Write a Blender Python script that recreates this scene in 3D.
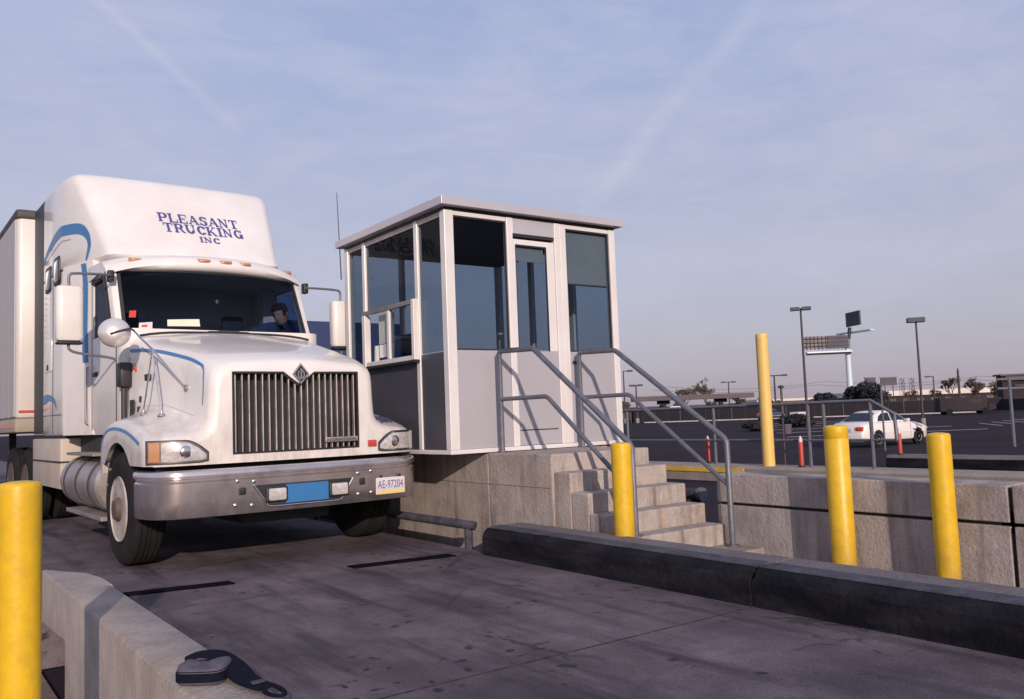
import bpy, math, random
from mathutils import Vector, Matrix
from mathutils.bvhtree import BVHTree
random.seed(7)
R = math.radians
for o in list(bpy.data.objects):
    bpy.data.objects.remove(o)
scene = bpy.context.scene
col = scene.collection

# ------------------------------------------------------------------ camera
cam_data = bpy.data.cameras.new('camera')
cam = bpy.data.objects.new('camera', cam_data)
col.objects.link(cam)
cam_data.sensor_width = 36.0
cam_data.lens = 30.346
cam_data.clip_start = 0.05
cam_data.clip_end = 6000
def _cam_axes():
    cx, cy, f = 512, 349.5, 863.178
    d = lambda p: Vector((p[0] - cx, -(p[1] - cy), -f)).normalized()
    X = d((1713, 371)); Y = d((-110, 440)); Y = (Y - X * Y.dot(X)).normalized(); Z = X.cross(Y)
    return X, Y, Z
_X, _Y, _Z = _cam_axes()
cam.matrix_world = Matrix(((_X[0], _X[1], _X[2], 0), (_Y[0], _Y[1], _Y[2], 0), (_Z[0], _Z[1], _Z[2], 1.2), (0, 0, 0, 1)))
scene.camera = cam
scene.render.resolution_x = 1024
scene.render.resolution_y = 699

# ------------------------------------------------------------------ light
SUN_AZ, SUN_EL = 22.5, 17.5        # direction the light travels (from +Y towards +X), height of the sun
az, el = R(SUN_AZ), R(SUN_EL)
travel = Vector((math.sin(az) * math.cos(el), math.cos(az) * math.cos(el), -math.sin(el)))
sun_d = bpy.data.lights.new('sun', 'SUN')
sun_d.energy = 3.9
sun_d.angle = R(0.55)
sun_d.color = (1.0, 0.83, 0.69)
sun = bpy.data.objects.new('sun', sun_d)
col.objects.link(sun)
sun.rotation_euler = travel.to_track_quat('-Z', 'Y').to_euler()

world = bpy.data.worlds.new('World')
scene.world = world
world.use_nodes = True
wn, wl = world.node_tree.nodes, world.node_tree.links
wn.clear()
w_out = wn.new('ShaderNodeOutputWorld')
w_bg = wn.new('ShaderNodeBackground')
sky = wn.new('ShaderNodeTexSky')
sky.sky_type = 'NISHITA'
sky.sun_disc = False
sky.sun_elevation = R(SUN_EL)
sky.sun_rotation = R(180 + SUN_AZ)
sky.altitude = 50
sky.air_density = 1.0
sky.dust_density = 2.2
sky.ozone_density = 2.0
w_bg.inputs['Strength'].default_value = 0.132
tc = wn.new('ShaderNodeTexCoord')
# thin high cloud: a noise on the direction, stretched along one axis, plus two faint contrails
mp = wn.new('ShaderNodeMapping'); mp.inputs['Scale'].default_value = (1.3, 2.2, 5.5)
mp.inputs['Rotation'].default_value = (0.25, 0.2, 0.5)
nz = wn.new('ShaderNodeTexNoise'); nz.inputs['Scale'].default_value = 2.3; nz.inputs['Detail'].default_value = 7; nz.inputs['Roughness'].default_value = 0.52
nz.inputs['Distortion'].default_value = 0.6
rp = wn.new('ShaderNodeValToRGB')
rp.color_ramp.elements[0].position = 0.36; rp.color_ramp.elements[0].color = (0, 0, 0, 1)
rp.color_ramp.elements[1].position = 0.74; rp.color_ramp.elements[1].color = (1, 1, 1, 1)
wl.new(tc.outputs['Generated'], mp.inputs['Vector']); wl.new(mp.outputs[0], nz.inputs['Vector']); wl.new(nz.outputs['Fac'], rp.inputs['Fac'])
sep = wn.new('ShaderNodeSeparateXYZ'); wl.new(tc.outputs['Generated'], sep.inputs[0])
def wmath(op, a, b=None, c=None):
    m = wn.new('ShaderNodeMath'); m.operation = op
    for i, v in enumerate((a, b, c)):
        if v is None: continue
        if isinstance(v, (int, float)): m.inputs[i].default_value = v
        else: wl.new(v, m.inputs[i])
    return m.outputs[0]
def contrail(nrm, width, amount, seed, cdir, cosa):
    vd = wn.new('ShaderNodeVectorMath'); vd.operation = 'DOT_PRODUCT'
    wl.new(tc.outputs['Generated'], vd.inputs[0]); vd.inputs[1].default_value = Vector(nrm).normalized()
    n2 = wn.new('ShaderNodeTexNoise'); n2.inputs['Scale'].default_value = 15 + seed; n2.inputs['Detail'].default_value = 7; n2.inputs['Roughness'].default_value = 0.65
    wl.new(tc.outputs['Generated'], n2.inputs['Vector'])
    wob = wmath('MULTIPLY_ADD', n2.outputs['Fac'], width * 1.6, -width * 0.8)
    d = wmath('ABSOLUTE', wmath('ADD', vd.outputs['Value'], wob))
    b = wmath('SUBTRACT', 1.0, wmath('DIVIDE', d, width)); b = wmath('MAXIMUM', b, 0.0)
    vc = wn.new('ShaderNodeVectorMath'); vc.operation = 'DOT_PRODUCT'
    wl.new(tc.outputs['Generated'], vc.inputs[0]); vc.inputs[1].default_value = Vector(cdir).normalized()
    mask = wmath('MINIMUM', wmath('MAXIMUM', wmath('MULTIPLY', wmath('SUBTRACT', vc.outputs['Value'], cosa), 3.0 / (1 - cosa)), 0.0), 1.0)
    return wmath('MULTIPLY', wmath('MULTIPLY', wmath('MULTIPLY', b, n2.outputs['Fac']), amount), mask)
# the photograph's sky is a hazy lavender: high thin cloud tints the clear sky
mixc = wn.new('ShaderNodeMix'); mixc.data_type = 'RGBA'
hz = wn.new('ShaderNodeValToRGB')
hz.color_ramp.elements[0].position = 0.0; hz.color_ramp.elements[0].color = (3.45, 2.92, 3.50, 1)
hz.color_ramp.elements[1].position = 0.40; hz.color_ramp.elements[1].color = (3.05, 3.5, 5.4, 1)
e = hz.color_ramp.elements.new(0.16); e.color = (3.75, 3.7, 4.65, 1)
wl.new(sep.outputs['Z'], hz.inputs['Fac'])
mixc.inputs[0].default_value = 0.80
wl.new(sky.outputs[0], mixc.inputs[6]); wl.new(hz.outputs[0], mixc.inputs[7])
mixd = wn.new('ShaderNodeMix'); mixd.data_type = 'RGBA'; mixd.inputs[7].default_value = (4.75, 4.75, 5.6, 1)
mp2 = wn.new('ShaderNodeMapping'); mp2.inputs['Scale'].default_value = (2.2, 3.4, 9.0); mp2.inputs['Rotation'].default_value = (0.1, 0.35, 0.9)
nz2 = wn.new('ShaderNodeTexNoise'); nz2.inputs['Scale'].default_value = 3.6; nz2.inputs['Detail'].default_value = 9; nz2.inputs['Roughness'].default_value = 0.62; nz2.inputs['Distortion'].default_value = 0.9
wl.new(tc.outputs['Generated'], mp2.inputs['Vector']); wl.new(mp2.outputs[0], nz2.inputs['Vector'])
m2 = wmath('MINIMUM', wmath('MAXIMUM', wmath('MULTIPLY_ADD', nz2.outputs['Fac'], 3.2, -1.25), 0.0), 1.0)
fac = wmath('ADD', wmath('MULTIPLY', rp.outputs[0], 0.34), wmath('MULTIPLY', m2, 0.20))
fade = wmath('MINIMUM', wmath('MULTIPLY', wmath('MAXIMUM', sep.outputs['Z'], 0.0), 5.0), 1.0)
fac = wmath('MULTIPLY', fac, fade)
CT = contrail((-0.647, 0.345, 0.68), 0.017, 0.48, 0, (0.7038, 0.6011, 0.3785), 0.975)
CT2 = contrail((-0.563, 0.435, -0.703), 0.010, 0.40, 3, (0.1944, 0.8970, 0.3970), 0.990)
fac = wmath('MINIMUM', wmath('ADD', wmath('ADD', fac, CT), CT2), 0.9)
wl.new(fac, mixd.inputs[0])
wl.new(mixc.outputs[2], mixd.inputs[6])
wl.new(mixd.outputs[2], w_bg.inputs['Color']); wl.new(w_bg.outputs[0], w_out.inputs['Surface'])

scene.view_settings.view_transform = 'Standard'
scene.view_settings.look = 'None'
scene.view_settings.exposure = 0.0
scene.view_settings.gamma = 1.0
scene.render.engine = 'CYCLES'
scene.cycles.max_bounces = 8
scene.cycles.transparent_max_bounces = 16

# ------------------------------------------------------------------ materials
def new_mat(name):
    m = bpy.data.materials.new(name); m.use_nodes = True
    nt = m.node_tree; b = nt.nodes['Principled BSDF']
    return m, nt, b
def mat(name, color, rough=0.5, metal=0.0, var=0.08, scale=6.0, bump=0.0, bscale=60.0, coat=0.0, dirt=None, dirt_amt=0.0, dirt_scale=2.5, emit=None, stretch=(1, 1, 1), spec=None, grime=None):
    m, nt, b = new_mat(name)
    N, L = nt.nodes, nt.links
    b.inputs['Roughness'].default_value = rough
    b.inputs['Metallic'].default_value = metal
    if coat: b.inputs['Coat Weight'].default_value = coat; b.inputs['Coat Roughness'].default_value = 0.08
    if spec is not None: b.inputs['Specular IOR Level'].default_value = spec
    t = N.new('ShaderNodeTexCoord'); mpp = N.new('ShaderNodeMapping'); mpp.inputs['Scale'].default_value = stretch
    L.new(t.outputs['Object'], mpp.inputs['Vector'])
    n = N.new('ShaderNodeTexNoise'); n.inputs['Scale'].default_value = scale; n.inputs['Detail'].default_value = 6; n.inputs['Roughness'].default_value = 0.6
    L.new(mpp.outputs[0], n.inputs['Vector'])
    r = N.new('ShaderNodeValToRGB')
    c = Vector(color)
    r.color_ramp.elements[0].position = 0.3; r.color_ramp.elements[1].position = 0.7
    r.color_ramp.elements[0].color = (*(c * (1 - var)), 1); r.color_ramp.elements[1].color = (*[min(1, v * (1 + var)) for v in c], 1)
    L.new(n.outputs['Fac'], r.inputs['Fac'])
    out = r.outputs[0]
    if dirt is not None:
        n2 = N.new('ShaderNodeTexNoise'); n2.inputs['Scale'].default_value = dirt_scale; n2.inputs['Detail'].default_value = 8; n2.inputs['Roughness'].default_value = 0.65
        L.new(mpp.outputs[0], n2.inputs['Vector'])
        r2 = N.new('ShaderNodeValToRGB'); r2.color_ramp.elements[0].position = 0.42; r2.color_ramp.elements[1].position = 0.75
        r2.color_ramp.elements[0].color = (0, 0, 0, 1); r2.color_ramp.elements[1].color = (dirt_amt,) * 3 + (1,)
        L.new(n2.outputs['Fac'], r2.inputs['Fac'])
        mx = N.new('ShaderNodeMix'); mx.data_type = 'RGBA'; mx.inputs[7].default_value = (*dirt, 1)
        L.new(r2.outputs[0], mx.inputs[0]); L.new(out, mx.inputs[6]); out = mx.outputs[2]
    if grime is not None:
        gz0, gz1, gcol, gamt = grime      # road dirt thrown up from below: full at gz0, none at gz1
        sp = N.new('ShaderNodeSeparateXYZ'); L.new(t.outputs['Object'], sp.inputs[0])
        mr = N.new('ShaderNodeMapRange'); mr.inputs[1].default_value = gz1; mr.inputs[2].default_value = gz0; mr.inputs[3].default_value = 0; mr.inputs[4].default_value = gamt
        L.new(sp.outputs[2], mr.inputs[0])
        ng = N.new('ShaderNodeTexNoise'); ng.inputs['Scale'].default_value = 7; ng.inputs['Detail'].default_value = 8; ng.inputs['Roughness'].default_value = 0.7
        mg = N.new('ShaderNodeMapping'); mg.inputs['Scale'].default_value = (1, 1, 0.35); L.new(t.outputs['Object'], mg.inputs[0]); L.new(mg.outputs[0], ng.inputs['Vector'])
        rg_ = N.new('ShaderNodeMapRange'); rg_.inputs[1].default_value = 0.32; rg_.inputs[2].default_value = 0.62; L.new(ng.outputs['Fac'], rg_.inputs[0])
        mu = N.new('ShaderNodeMath'); mu.operation = 'MULTIPLY'; L.new(mr.outputs[0], mu.inputs[0]); L.new(rg_.outputs[0], mu.inputs[1])
        mxg = N.new('ShaderNodeMix'); mxg.data_type = 'RGBA'; mxg.inputs[7].default_value = (*gcol, 1)
        L.new(mu.outputs[0], mxg.inputs[0]); L.new(out, mxg.inputs[6]); out = mxg.outputs[2]
    L.new(out, b.inputs['Base Color'])
    if bump:
        n3 = N.new('ShaderNodeTexNoise'); n3.inputs['Scale'].default_value = bscale; n3.inputs['Detail'].default_value = 5
        L.new(t.outputs['Object'], n3.inputs['Vector'])
        bp = N.new('ShaderNodeBump'); bp.inputs['Strength'].default_value = bump; bp.inputs['Distance'].default_value = 0.01
        L.new(n3.outputs['Fac'], bp.inputs['Height']); L.new(bp.outputs[0], b.inputs['Normal'])
    if emit: b.inputs['Emission Color'].default_value = (*emit, 1); b.inputs['Emission Strength'].default_value = 1.0
    return m
def glass(name, tint, gloss=0.9, rough=0.02):
    m = bpy.data.materials.new(name); m.use_nodes = True
    nt = m.node_tree; N, L = nt.nodes, nt.links; N.clear()
    o = N.new('ShaderNodeOutputMaterial'); tr = N.new('ShaderNodeBsdfTransparent'); gl = N.new('ShaderNodeBsdfGlossy'); lw = N.new('ShaderNodeLayerWeight'); lw.inputs['Blend'].default_value = 0.5; pw = N.new('ShaderNodeMath'); pw.operation = 'POWER'; pw.inputs[1].default_value = 4.0; fr = N.new('ShaderNodeMath'); fr.operation = 'MULTIPLY_ADD'; fr.inputs[1].default_value = 0.9; fr.inputs[2].default_value = 0.035; mx = N.new('ShaderNodeMixShader')
    tr.inputs[0].default_value = (*tint, 1); gl.inputs['Roughness'].default_value = rough; gl.inputs[0].default_value = (gloss,) * 3 + (1,)
    L.new(lw.outputs['Facing'], pw.inputs[0]); L.new(pw.outputs[0], fr.inputs[0])
    L.new(fr.outputs[0], mx.inputs[0]); L.new(tr.outputs[0], mx.inputs[1]); L.new(gl.outputs[0], mx.inputs[2]); L.new(mx.outputs[0], o.inputs[0])
    return m

def concrete(name, base, stain, amt=0.6, streak=True, bump=0.7, speck=0.0):
    m, nt, b = new_mat(name); N, L = nt.nodes, nt.links
    b.inputs['Roughness'].default_value = 0.9; b.inputs['Specular IOR Level'].default_value = 0.25
    t = N.new('ShaderNodeTexCoord')
    def noise(sc, st, det=7, rg=0.6):
        mp_ = N.new('ShaderNodeMapping'); mp_.inputs['Scale'].default_value = st
        n = N.new('ShaderNodeTexNoise'); n.inputs['Scale'].default_value = sc; n.inputs['Detail'].default_value = det; n.inputs['Roughness'].default_value = rg
        L.new(t.outputs['Object'], mp_.inputs[0]); L.new(mp_.outputs[0], n.inputs['Vector']); return n.outputs['Fac']
    def ramp(v, p0, p1, c0, c1):
        r = N.new('ShaderNodeValToRGB'); r.color_ramp.elements[0].position = p0; r.color_ramp.elements[1].position = p1
        r.color_ramp.elements[0].color = (*c0, 1); r.color_ramp.elements[1].color = (*c1, 1); L.new(v, r.inputs[0]); return r.outputs[0]
    c = Vector(base)
    a = ramp(noise(3.0, (1, 1, 1)), 0.3, 0.72, c * 0.8, c * 1.15)
    fine = ramp(noise(60, (1, 1, 1), 4, 0.75), 0.32, 0.7, (0.80,) * 3, (1.10,) * 3)
    mm = N.new('ShaderNodeMix'); mm.data_type = 'RGBA'; mm.blend_type = 'MULTIPLY'; mm.inputs[0].default_value = 1
    L.new(a, mm.inputs[6]); L.new(fine, mm.inputs[7]); cur = mm.outputs[2]
    def over(cur, f, colr):
        x = N.new('ShaderNodeMix'); x.data_type = 'RGBA'; x.inputs[7].default_value = (*colr, 1); L.new(f, x.inputs[0]); L.new(cur, x.inputs[6]); return x.outputs[2]
    if streak:
        cur = over(cur, ramp(noise(2.6, (3.2, 3.2, 0.28), 6, 0.7), 0.5, 0.72, (0, 0, 0), (amt,) * 3), stain)
        cur = over(cur, ramp(noise(5.1, (2.2, 2.2, 0.45), 5, 0.6), 0.52, 0.75, (0, 0, 0), (amt * .7,) * 3), (base[0] * 1.05, base[1] * 0.72, base[2] * 0.5))
    cur = over(cur, ramp(noise(1.7, (1, 1, 1), 8, 0.7), 0.5, 0.72, (0, 0, 0), (amt * .8,) * 3), stain)
    L.new(cur, b.inputs['Base Color'])
    bp = N.new('ShaderNodeBump'); bp.inputs['Strength'].default_value = bump; bp.inputs['Distance'].default_value = 0.012
    L.new(noise(38, (1, 1, 1), 6), bp.inputs['Height']); L.new(bp.outputs[0], b.inputs['Normal'])
    return m

M = {}
M['white'] = mat('white_truck_paint', (0.71, 0.685, 0.68), 0.32, var=0.025, scale=2, coat=0.5, dirt=(0.45, 0.37, 0.32), dirt_amt=0.30, dirt_scale=1.6, grime=(0.75, 1.55, (0.30, 0.23, 0.19), 0.75))
M['white_dirty'] = mat('road_dirty_white', (0.46, 0.40, 0.35), 0.6, var=0.12, scale=5, dirt=(0.28, 0.22, 0.17), dirt_amt=0.7)
M['navy'] = mat('navy_lettering', (0.07, 0.065, 0.24), 0.45, var=0.03)
M['blue'] = mat('blue_stripe', (0.035, 0.155, 0.38), 0.35, var=0.05)
M['chrome'] = mat('chrome', (0.72, 0.68, 0.68), 0.16, 1.0, var=0.06, scale=9, dirt=(0.35, 0.30, 0.28), dirt_amt=0.25)
M['brushed'] = mat('dull_steel_bumper', (0.68, 0.62, 0.63), 0.22, 0.90, var=0.08, scale=5, dirt=(0.26, 0.22, 0.22), dirt_amt=0.5, dirt_scale=4, grime=(0.45, 0.7, (0.20, 0.17, 0.16), 0.5))
M['barmetal'] = mat('weathered_grille_bar', (0.42, 0.37, 0.37), 0.4, 0.6, var=0.25, scale=9, dirt=(0.12, 0.09, 0.09), dirt_amt=0.6)
M['mirrorback'] = mat('satin_mirror_back', (0.74, 0.69, 0.68), 0.30, 0.55, var=0.06)
M['rimgrey'] = mat('grimy_shaded_rim', (0.42, 0.38, 0.36), 0.55, var=0.15, scale=9, dirt=(0.10, 0.075, 0.065), dirt_amt=0.8, dirt_scale=5)  # grime, with the wheel's shade also mixed into the grey
M['hubbrown'] = mat('grimy_hub', (0.11, 0.075, 0.062), 0.7, 0.2, var=0.3, scale=12, dirt=(0.06, 0.045, 0.04), dirt_amt=0.7)
M['alu'] = mat('aluminium', (0.42, 0.38, 0.38), 0.45, 0.7, var=0.12, dirt=(0.18, 0.15, 0.06), dirt_amt=0.6)
M['black'] = mat('black_trim', (0.018, 0.018, 0.022), 0.5, var=0.2)
M['rubber'] = mat('tyre_rubber', (0.012, 0.011, 0.013), 0.92, var=0.25, scale=8, dirt=(0.035, 0.030, 0.028), dirt_amt=0.5, spec=0.2)
M['under'] = mat('chassis_black', (0.02, 0.02, 0.022), 0.8, var=0.3)
M['amber'] = mat('amber_lens', (0.45, 0.23, 0.12), 0.2, var=0.05, coat=0.6)
M['red'] = mat('red_lens', (0.55, 0.05, 0.03), 0.25, var=0.05, coat=0.5)
M['lens'] = mat('clear_lens', (0.60, 0.57, 0.58), 0.14, 0.35, var=0.25, scale=25)
M['carglass'] = mat('dark_car_window', (0.012, 0.02, 0.035), 0.25, var=0.2, spec=0.25)
M['wglass'] = glass('windscreen_glass', (0.37, 0.44, 0.58), 0.22)
M['bglass'] = glass('booth_glass', (0.69, 0.735, 0.78), 0.12)
M['dglass'] = mat('dark_window', (0.012, 0.015, 0.022), 0.05, var=0.2, coat=1.0)
M['interior'] = mat('cab_interior', (0.035, 0.032, 0.036), 0.85, var=0.2)
M['seat'] = mat('seat_cloth', (0.05, 0.05, 0.06), 0.9, var=0.2)
M['deck'] = None
M['wallc'] = concrete('streaked_concrete', (0.40, 0.35, 0.33), (0.13, 0.10, 0.095), 0.85)
M['retain'] = concrete('retaining_wall_concrete', (0.38, 0.34, 0.335), (0.15, 0.12, 0.12), 0.8)
M['kerbc'] = concrete('kerb_concrete', (0.36, 0.315, 0.295), (0.20, 0.16, 0.15), 0.5, streak=True)
M['kerbtop'] = concrete('grey_kerb_top', (0.165, 0.145, 0.155), (0.07, 0.062, 0.075), 0.6, streak=False)
M['kerbblack'] = mat('black_kerb_paint', (0.006, 0.006, 0.010), 0.85, var=0.4, spec=0.15, scale=4, dirt=(0.036, 0.033, 0.043), dirt_amt=0.7, dirt_scale=3.2, bump=0.9, bscale=26, stretch=(1, 0.6, 2.2))
M['pad'] = concrete('pad_concrete', (0.30, 0.26, 0.24), (0.15, 0.12, 0.11), 0.5, streak=False)
M['yellow'] = mat('yellow_post_paint', (0.64, 0.395, 0.012), 0.42, var=0.07, scale=5, dirt=(0.30, 0.18, 0.04), dirt_amt=0.32, dirt_scale=16, bump=0.15, bscale=35, grime=(0.0, 0.45, (0.16, 0.10, 0.06), 0.8))
M['yellow_pale'] = mat('faded_yellow_paint', (0.68, 0.46, 0.14), 0.5, var=0.06)
M['galv'] = mat('galvanised_rail', (0.125, 0.13, 0.165), 0.5, 0.3, var=0.2, scale=12)
M['bwhite'] = mat('booth_white_trim', (0.68, 0.65, 0.66), 0.35, 0.1, var=0.04, scale=3, dirt=(0.4, 0.36, 0.35), dirt_amt=0.2)
M['bpanel'] = mat('booth_silver_panel', (0.40, 0.385, 0.43), 0.4, 0.2, var=0.03, scale=1.5)
M['bdark'] = mat('booth_charcoal_panel', (0.055, 0.056, 0.075), 0.45, 0.1, var=0.08, scale=2)
M['broof'] = mat('booth_roof_trim', (0.50, 0.48, 0.52), 0.35, 0.35, var=0.05, scale=2)
M['bceil'] = mat('booth_ceiling', (0.10, 0.10, 0.115), 0.9, var=0.1)
M['blind'] = mat('roller_blind', (0.40, 0.43, 0.44), 0.9, var=0.05)
M['curtain'] = mat('white_curtain', (0.62, 0.60, 0.60), 0.9, var=0.08, scale=14)
M['orange'] = mat('orange_red_plastic', (0.42, 0.045, 0.03), 0.5, var=0.1)
M['trailer'] = mat('trailer_white_skin', (0.60, 0.565, 0.56), 0.4, 0.1, var=0.06, scale=1.5, dirt=(0.36, 0.30, 0.26), dirt_amt=0.35, dirt_scale=1.5)
M['trailgrey'] = mat('seam_and_shaded_side_grey', (0.42, 0.41, 0.43), 0.5, 0.2, var=0.06, scale=1.5, dirt=(0.3, 0.26, 0.24), dirt_amt=0.3, dirt_scale=1.5)  # seam grey; on the trailer side it holds painted-in shade
M['railmud'] = mat('muddy_rail', (0.30, 0.265, 0.21), 0.7, 0.1, var=0.15, scale=4)
M['darkrail'] = mat('dark_top_rail', (0.05, 0.038, 0.042), 0.6, var=0.2)
M['navytrailer'] = mat('navy_trailer_skin', (0.022, 0.035, 0.10), 0.4, var=0.1)
M['skin'] = mat('skin', (0.46, 0.27, 0.20), 0.55, var=0.06)
M['hair'] = mat('dark_hair', (0.03, 0.02, 0.018), 0.8, var=0.3, scale=40)
M['jacket'] = mat('denim_jacket', (0.06, 0.09, 0.16), 0.9, var=0.15, scale=20)
M['paper'] = mat('paper', (0.62, 0.62, 0.50), 0.8, var=0.05)
M['pale'] = mat('pale_sticker', (0.60, 0.55, 0.58), 0.7, var=0.05)
M['plate'] = mat('plate_white', (0.55, 0.52, 0.55), 0.5, var=0.03)
M['plateyellow'] = mat('plate_yellow', (0.72, 0.50, 0.14), 0.5, var=0.03)
M['pouch'] = mat('grey_nylon_pouch', (0.075, 0.068, 0.098), 0.85, var=0.15, scale=30, bump=0.3, bscale=200)
M['strap'] = mat('black_webbing', (0.007, 0.008, 0.019), 0.9, spec=0.08, var=0.2, scale=60, bump=0.3, bscale=300)
M['carwhite'] = mat('white_car_paint', (0.70, 0.655, 0.64), 0.3, var=0.02, coat=0.5)
M['bark'] = mat('bare_branches', (0.075, 0.052, 0.048), 0.9, var=0.3)
M['evergreen'] = mat('dark_evergreen', (0.018, 0.018, 0.022), 0.9, var=0.4)
M['poledark'] = mat('dark_pole', (0.05, 0.045, 0.055), 0.6, 0.3, var=0.1)
M['poleblue'] = mat('pale_blue_steel', (0.50, 0.60, 0.68), 0.5, 0.1, var=0.06)
M['board_dark'] = mat('dark_board', (0.045, 0.045, 0.07), 0.6, var=0.25, scale=0.6)
M['board_back'] = mat('board_framework', (0.20, 0.17, 0.19), 0.8, var=0.3, scale=0.8)
M['fardark'] = mat('dark_wall', (0.020, 0.013, 0.019), 0.85, var=0.3, scale=0.2)
M['farfence'] = mat('dark_screen_fence', (0.010, 0.008, 0.014), 0.85, var=0.35, scale=0.15)
M['farwhite'] = mat('pale_fascia', (0.62, 0.55, 0.50), 0.7, var=0.15, scale=0.2)
M['fargrey'] = mat('grey_roof', (0.10, 0.08, 0.095), 0.8, var=0.15, scale=0.2)
M['farblue'] = mat('navy_car_paint', (0.03, 0.04, 0.09), 0.3, var=0.1, coat=0.5)
M['fargreen'] = mat('dark_sign_green', (0.03, 0.045, 0.055), 0.6, var=0.2)
M['linew'] = mat('white_line_paint', (0.42, 0.40, 0.42), 0.8, var=0.25, scale=3)
M['liney'] = mat('yellow_line_paint', (0.62, 0.40, 0.05), 0.8, var=0.2, scale=3)
M['slot'] = mat('steel_joint', (0.005, 0.004, 0.007), 1.0, 0.0, spec=0.05, var=0.3)

M['seamfill'] = mat('worn_joint_filler', (0.045, 0.036, 0.044), 0.95, var=0.7, scale=14, spec=0.05, stretch=(1, 1, 1))
# the weigh-lane concrete: dark, tyre-polished, with oil spots and long tyre smears
def deck_material():
    m, nt, b = new_mat('stained_lane_concrete'); N, L = nt.nodes, nt.links
    b.inputs['Roughness'].default_value = 0.78; b.inputs['Specular IOR Level'].default_value = 0.35
    t = N.new('ShaderNodeTexCoord')
    def noise(sc, st=(1, 1, 1), det=7, rg=0.6, w=0):
        mp_ = N.new('ShaderNodeMapping'); mp_.inputs['Scale'].default_value = st; mp_.inputs['Location'].default_value = (w, w * .7, 0)
        n = N.new('ShaderNodeTexNoise'); n.inputs['Scale'].default_value = sc; n.inputs['Detail'].default_value = det; n.inputs['Roughness'].default_value = rg
        L.new(t.outputs['Object'], mp_.inputs[0]); L.new(mp_.outputs[0], n.inputs['Vector']); return n.outputs['Fac']
    def ramp(v, p0, p1, c0, c1):
        r = N.new('ShaderNodeValToRGB'); r.color_ramp.elements[0].position = p0; r.color_ramp.elements[1].position = p1
        r.color_ramp.elements[0].color = (*c0, 1); r.color_ramp.elements[1].color = (*c1, 1); L.new(v, r.inputs[0]); return r.outputs[0]
    def over(cur, f, colr):
        x = N.new('ShaderNodeMix'); x.data_type = 'RGBA'; x.inputs[7].default_value = (*colr, 1); L.new(f, x.inputs[0]); L.new(cur, x.inputs[6]); return x.outputs[2]
    cur = ramp(noise(1.1), 0.3, 0.7, (0.060, 0.047, 0.060), (0.185, 0.146, 0.168))
    g = lambda v: (v, v, v)
    cur = over(cur, ramp(noise(4.5, (1, 1, 1), 8, 0.7, 3), 0.48, 0.7, g(0), g(0.55)), (0.055, 0.044, 0.056))
    # rusty smears
    cur = over(cur, ramp(noise(1.6, (2.0, 0.45, 1), 6, 0.65, 9), 0.56, 0.76, g(0), g(0.45)), (0.115, 0.075, 0.072))
    # tyre smears along the lane
    cur = over(cur, ramp(noise(1.5, (2.6, 0.30, 1), 6, 0.6, 5), 0.50, 0.66, g(0), g(0.8)), (0.026, 0.021, 0.032))
    # hairline cracks, only in places
    vc = N.new('ShaderNodeTexVoronoi'); vc.feature = 'DISTANCE_TO_EDGE'; vc.inputs['Scale'].default_value = 0.75
    wn_ = N.new('ShaderNodeTexNoise'); wn_.inputs['Scale'].default_value = 3.5; wn_.inputs['Detail'].default_value = 6; L.new(t.outputs['Object'], wn_.inputs['Vector'])
    mw = N.new('ShaderNodeMix'); mw.data_type = 'VECTOR'; mw.inputs[0].default_value = 0.22; L.new(t.outputs['Object'], mw.inputs[4]); L.new(wn_.outputs['Color'], mw.inputs[5]); L.new(mw.outputs[1], vc.inputs['Vector'])
    crk = ramp(vc.outputs['Distance'], 0.003, 0.012, g(0.75), g(0)); cm = ramp(noise(0.9, (1, 1, 1), 3, 0.5, 21), 0.5, 0.6, g(0), g(1))
    mk = N.new('ShaderNodeMix'); mk.data_type = 'RGBA'; mk.blend_type = 'MULTIPLY'; mk.inputs[0].default_value = 1; L.new(crk, mk.inputs[6]); L.new(cm, mk.inputs[7])
    cur = over(cur, mk.outputs[2], (0.022, 0.018, 0.024))
    # broad dark oil-soaked zone down the middle of the lane, broken up by noise
    cur = over(cur, ramp(noise(0.9, (1.6, 0.55, 1), 7, 0.68, 31), 0.50, 0.66, g(0), g(0.65)), (0.040, 0.031, 0.042))
    cur = over(cur, ramp(noise(11, (1, 1, 1), 6, 0.75, 2), 0.56, 0.68, g(0), g(0.6)), (0.048, 0.038, 0.048))
    # oil drops
    v = N.new('ShaderNodeTexVoronoi'); v.inputs['Scale'].default_value = 8.5; v.inputs['Randomness'].default_value = 1.0
    dn = N.new('ShaderNodeTexNoise'); dn.inputs['Scale'].default_value = 9; L.new(t.outputs['Object'], dn.inputs['Vector'])
    md = N.new('ShaderNodeMix'); md.data_type = 'VECTOR'; md.inputs[0].default_value = 0.16
    L.new(t.outputs['Object'], md.inputs[4]); L.new(dn.outputs['Color'], md.inputs[5]); L.new(md.outputs[1], v.inputs['Vector'])
    spots = ramp(v.outputs['Distance'], 0.17, 0.27, g(0.9), g(0))
    pat = ramp(noise(1.5, (1.2, 0.7, 1), 6, 0.65, 14), 0.50, 0.58, g(0), g(1))
    ml = N.new('ShaderNodeMix'); ml.data_type = 'RGBA'; ml.blend_type = 'MULTIPLY'; ml.inputs[0].default_value = 1
    L.new(spots, ml.inputs[6]); L.new(pat, ml.inputs[7])
    cur = over(cur, ml.outputs[2], (0.016, 0.013, 0.02))
    fine = ramp(noise(90, (1, 1, 1), 3, 0.8), 0.32, 0.68, g(0.62), g(1.30))
    mm = N.new('ShaderNodeMix'); mm.data_type = 'RGBA'; mm.blend_type = 'MULTIPLY'; mm.inputs[0].default_value = 1
    L.new(cur, mm.inputs[6]); L.new(fine, mm.inputs[7])
    L.new(mm.outputs[2], b.inputs['Base Color'])
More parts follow.
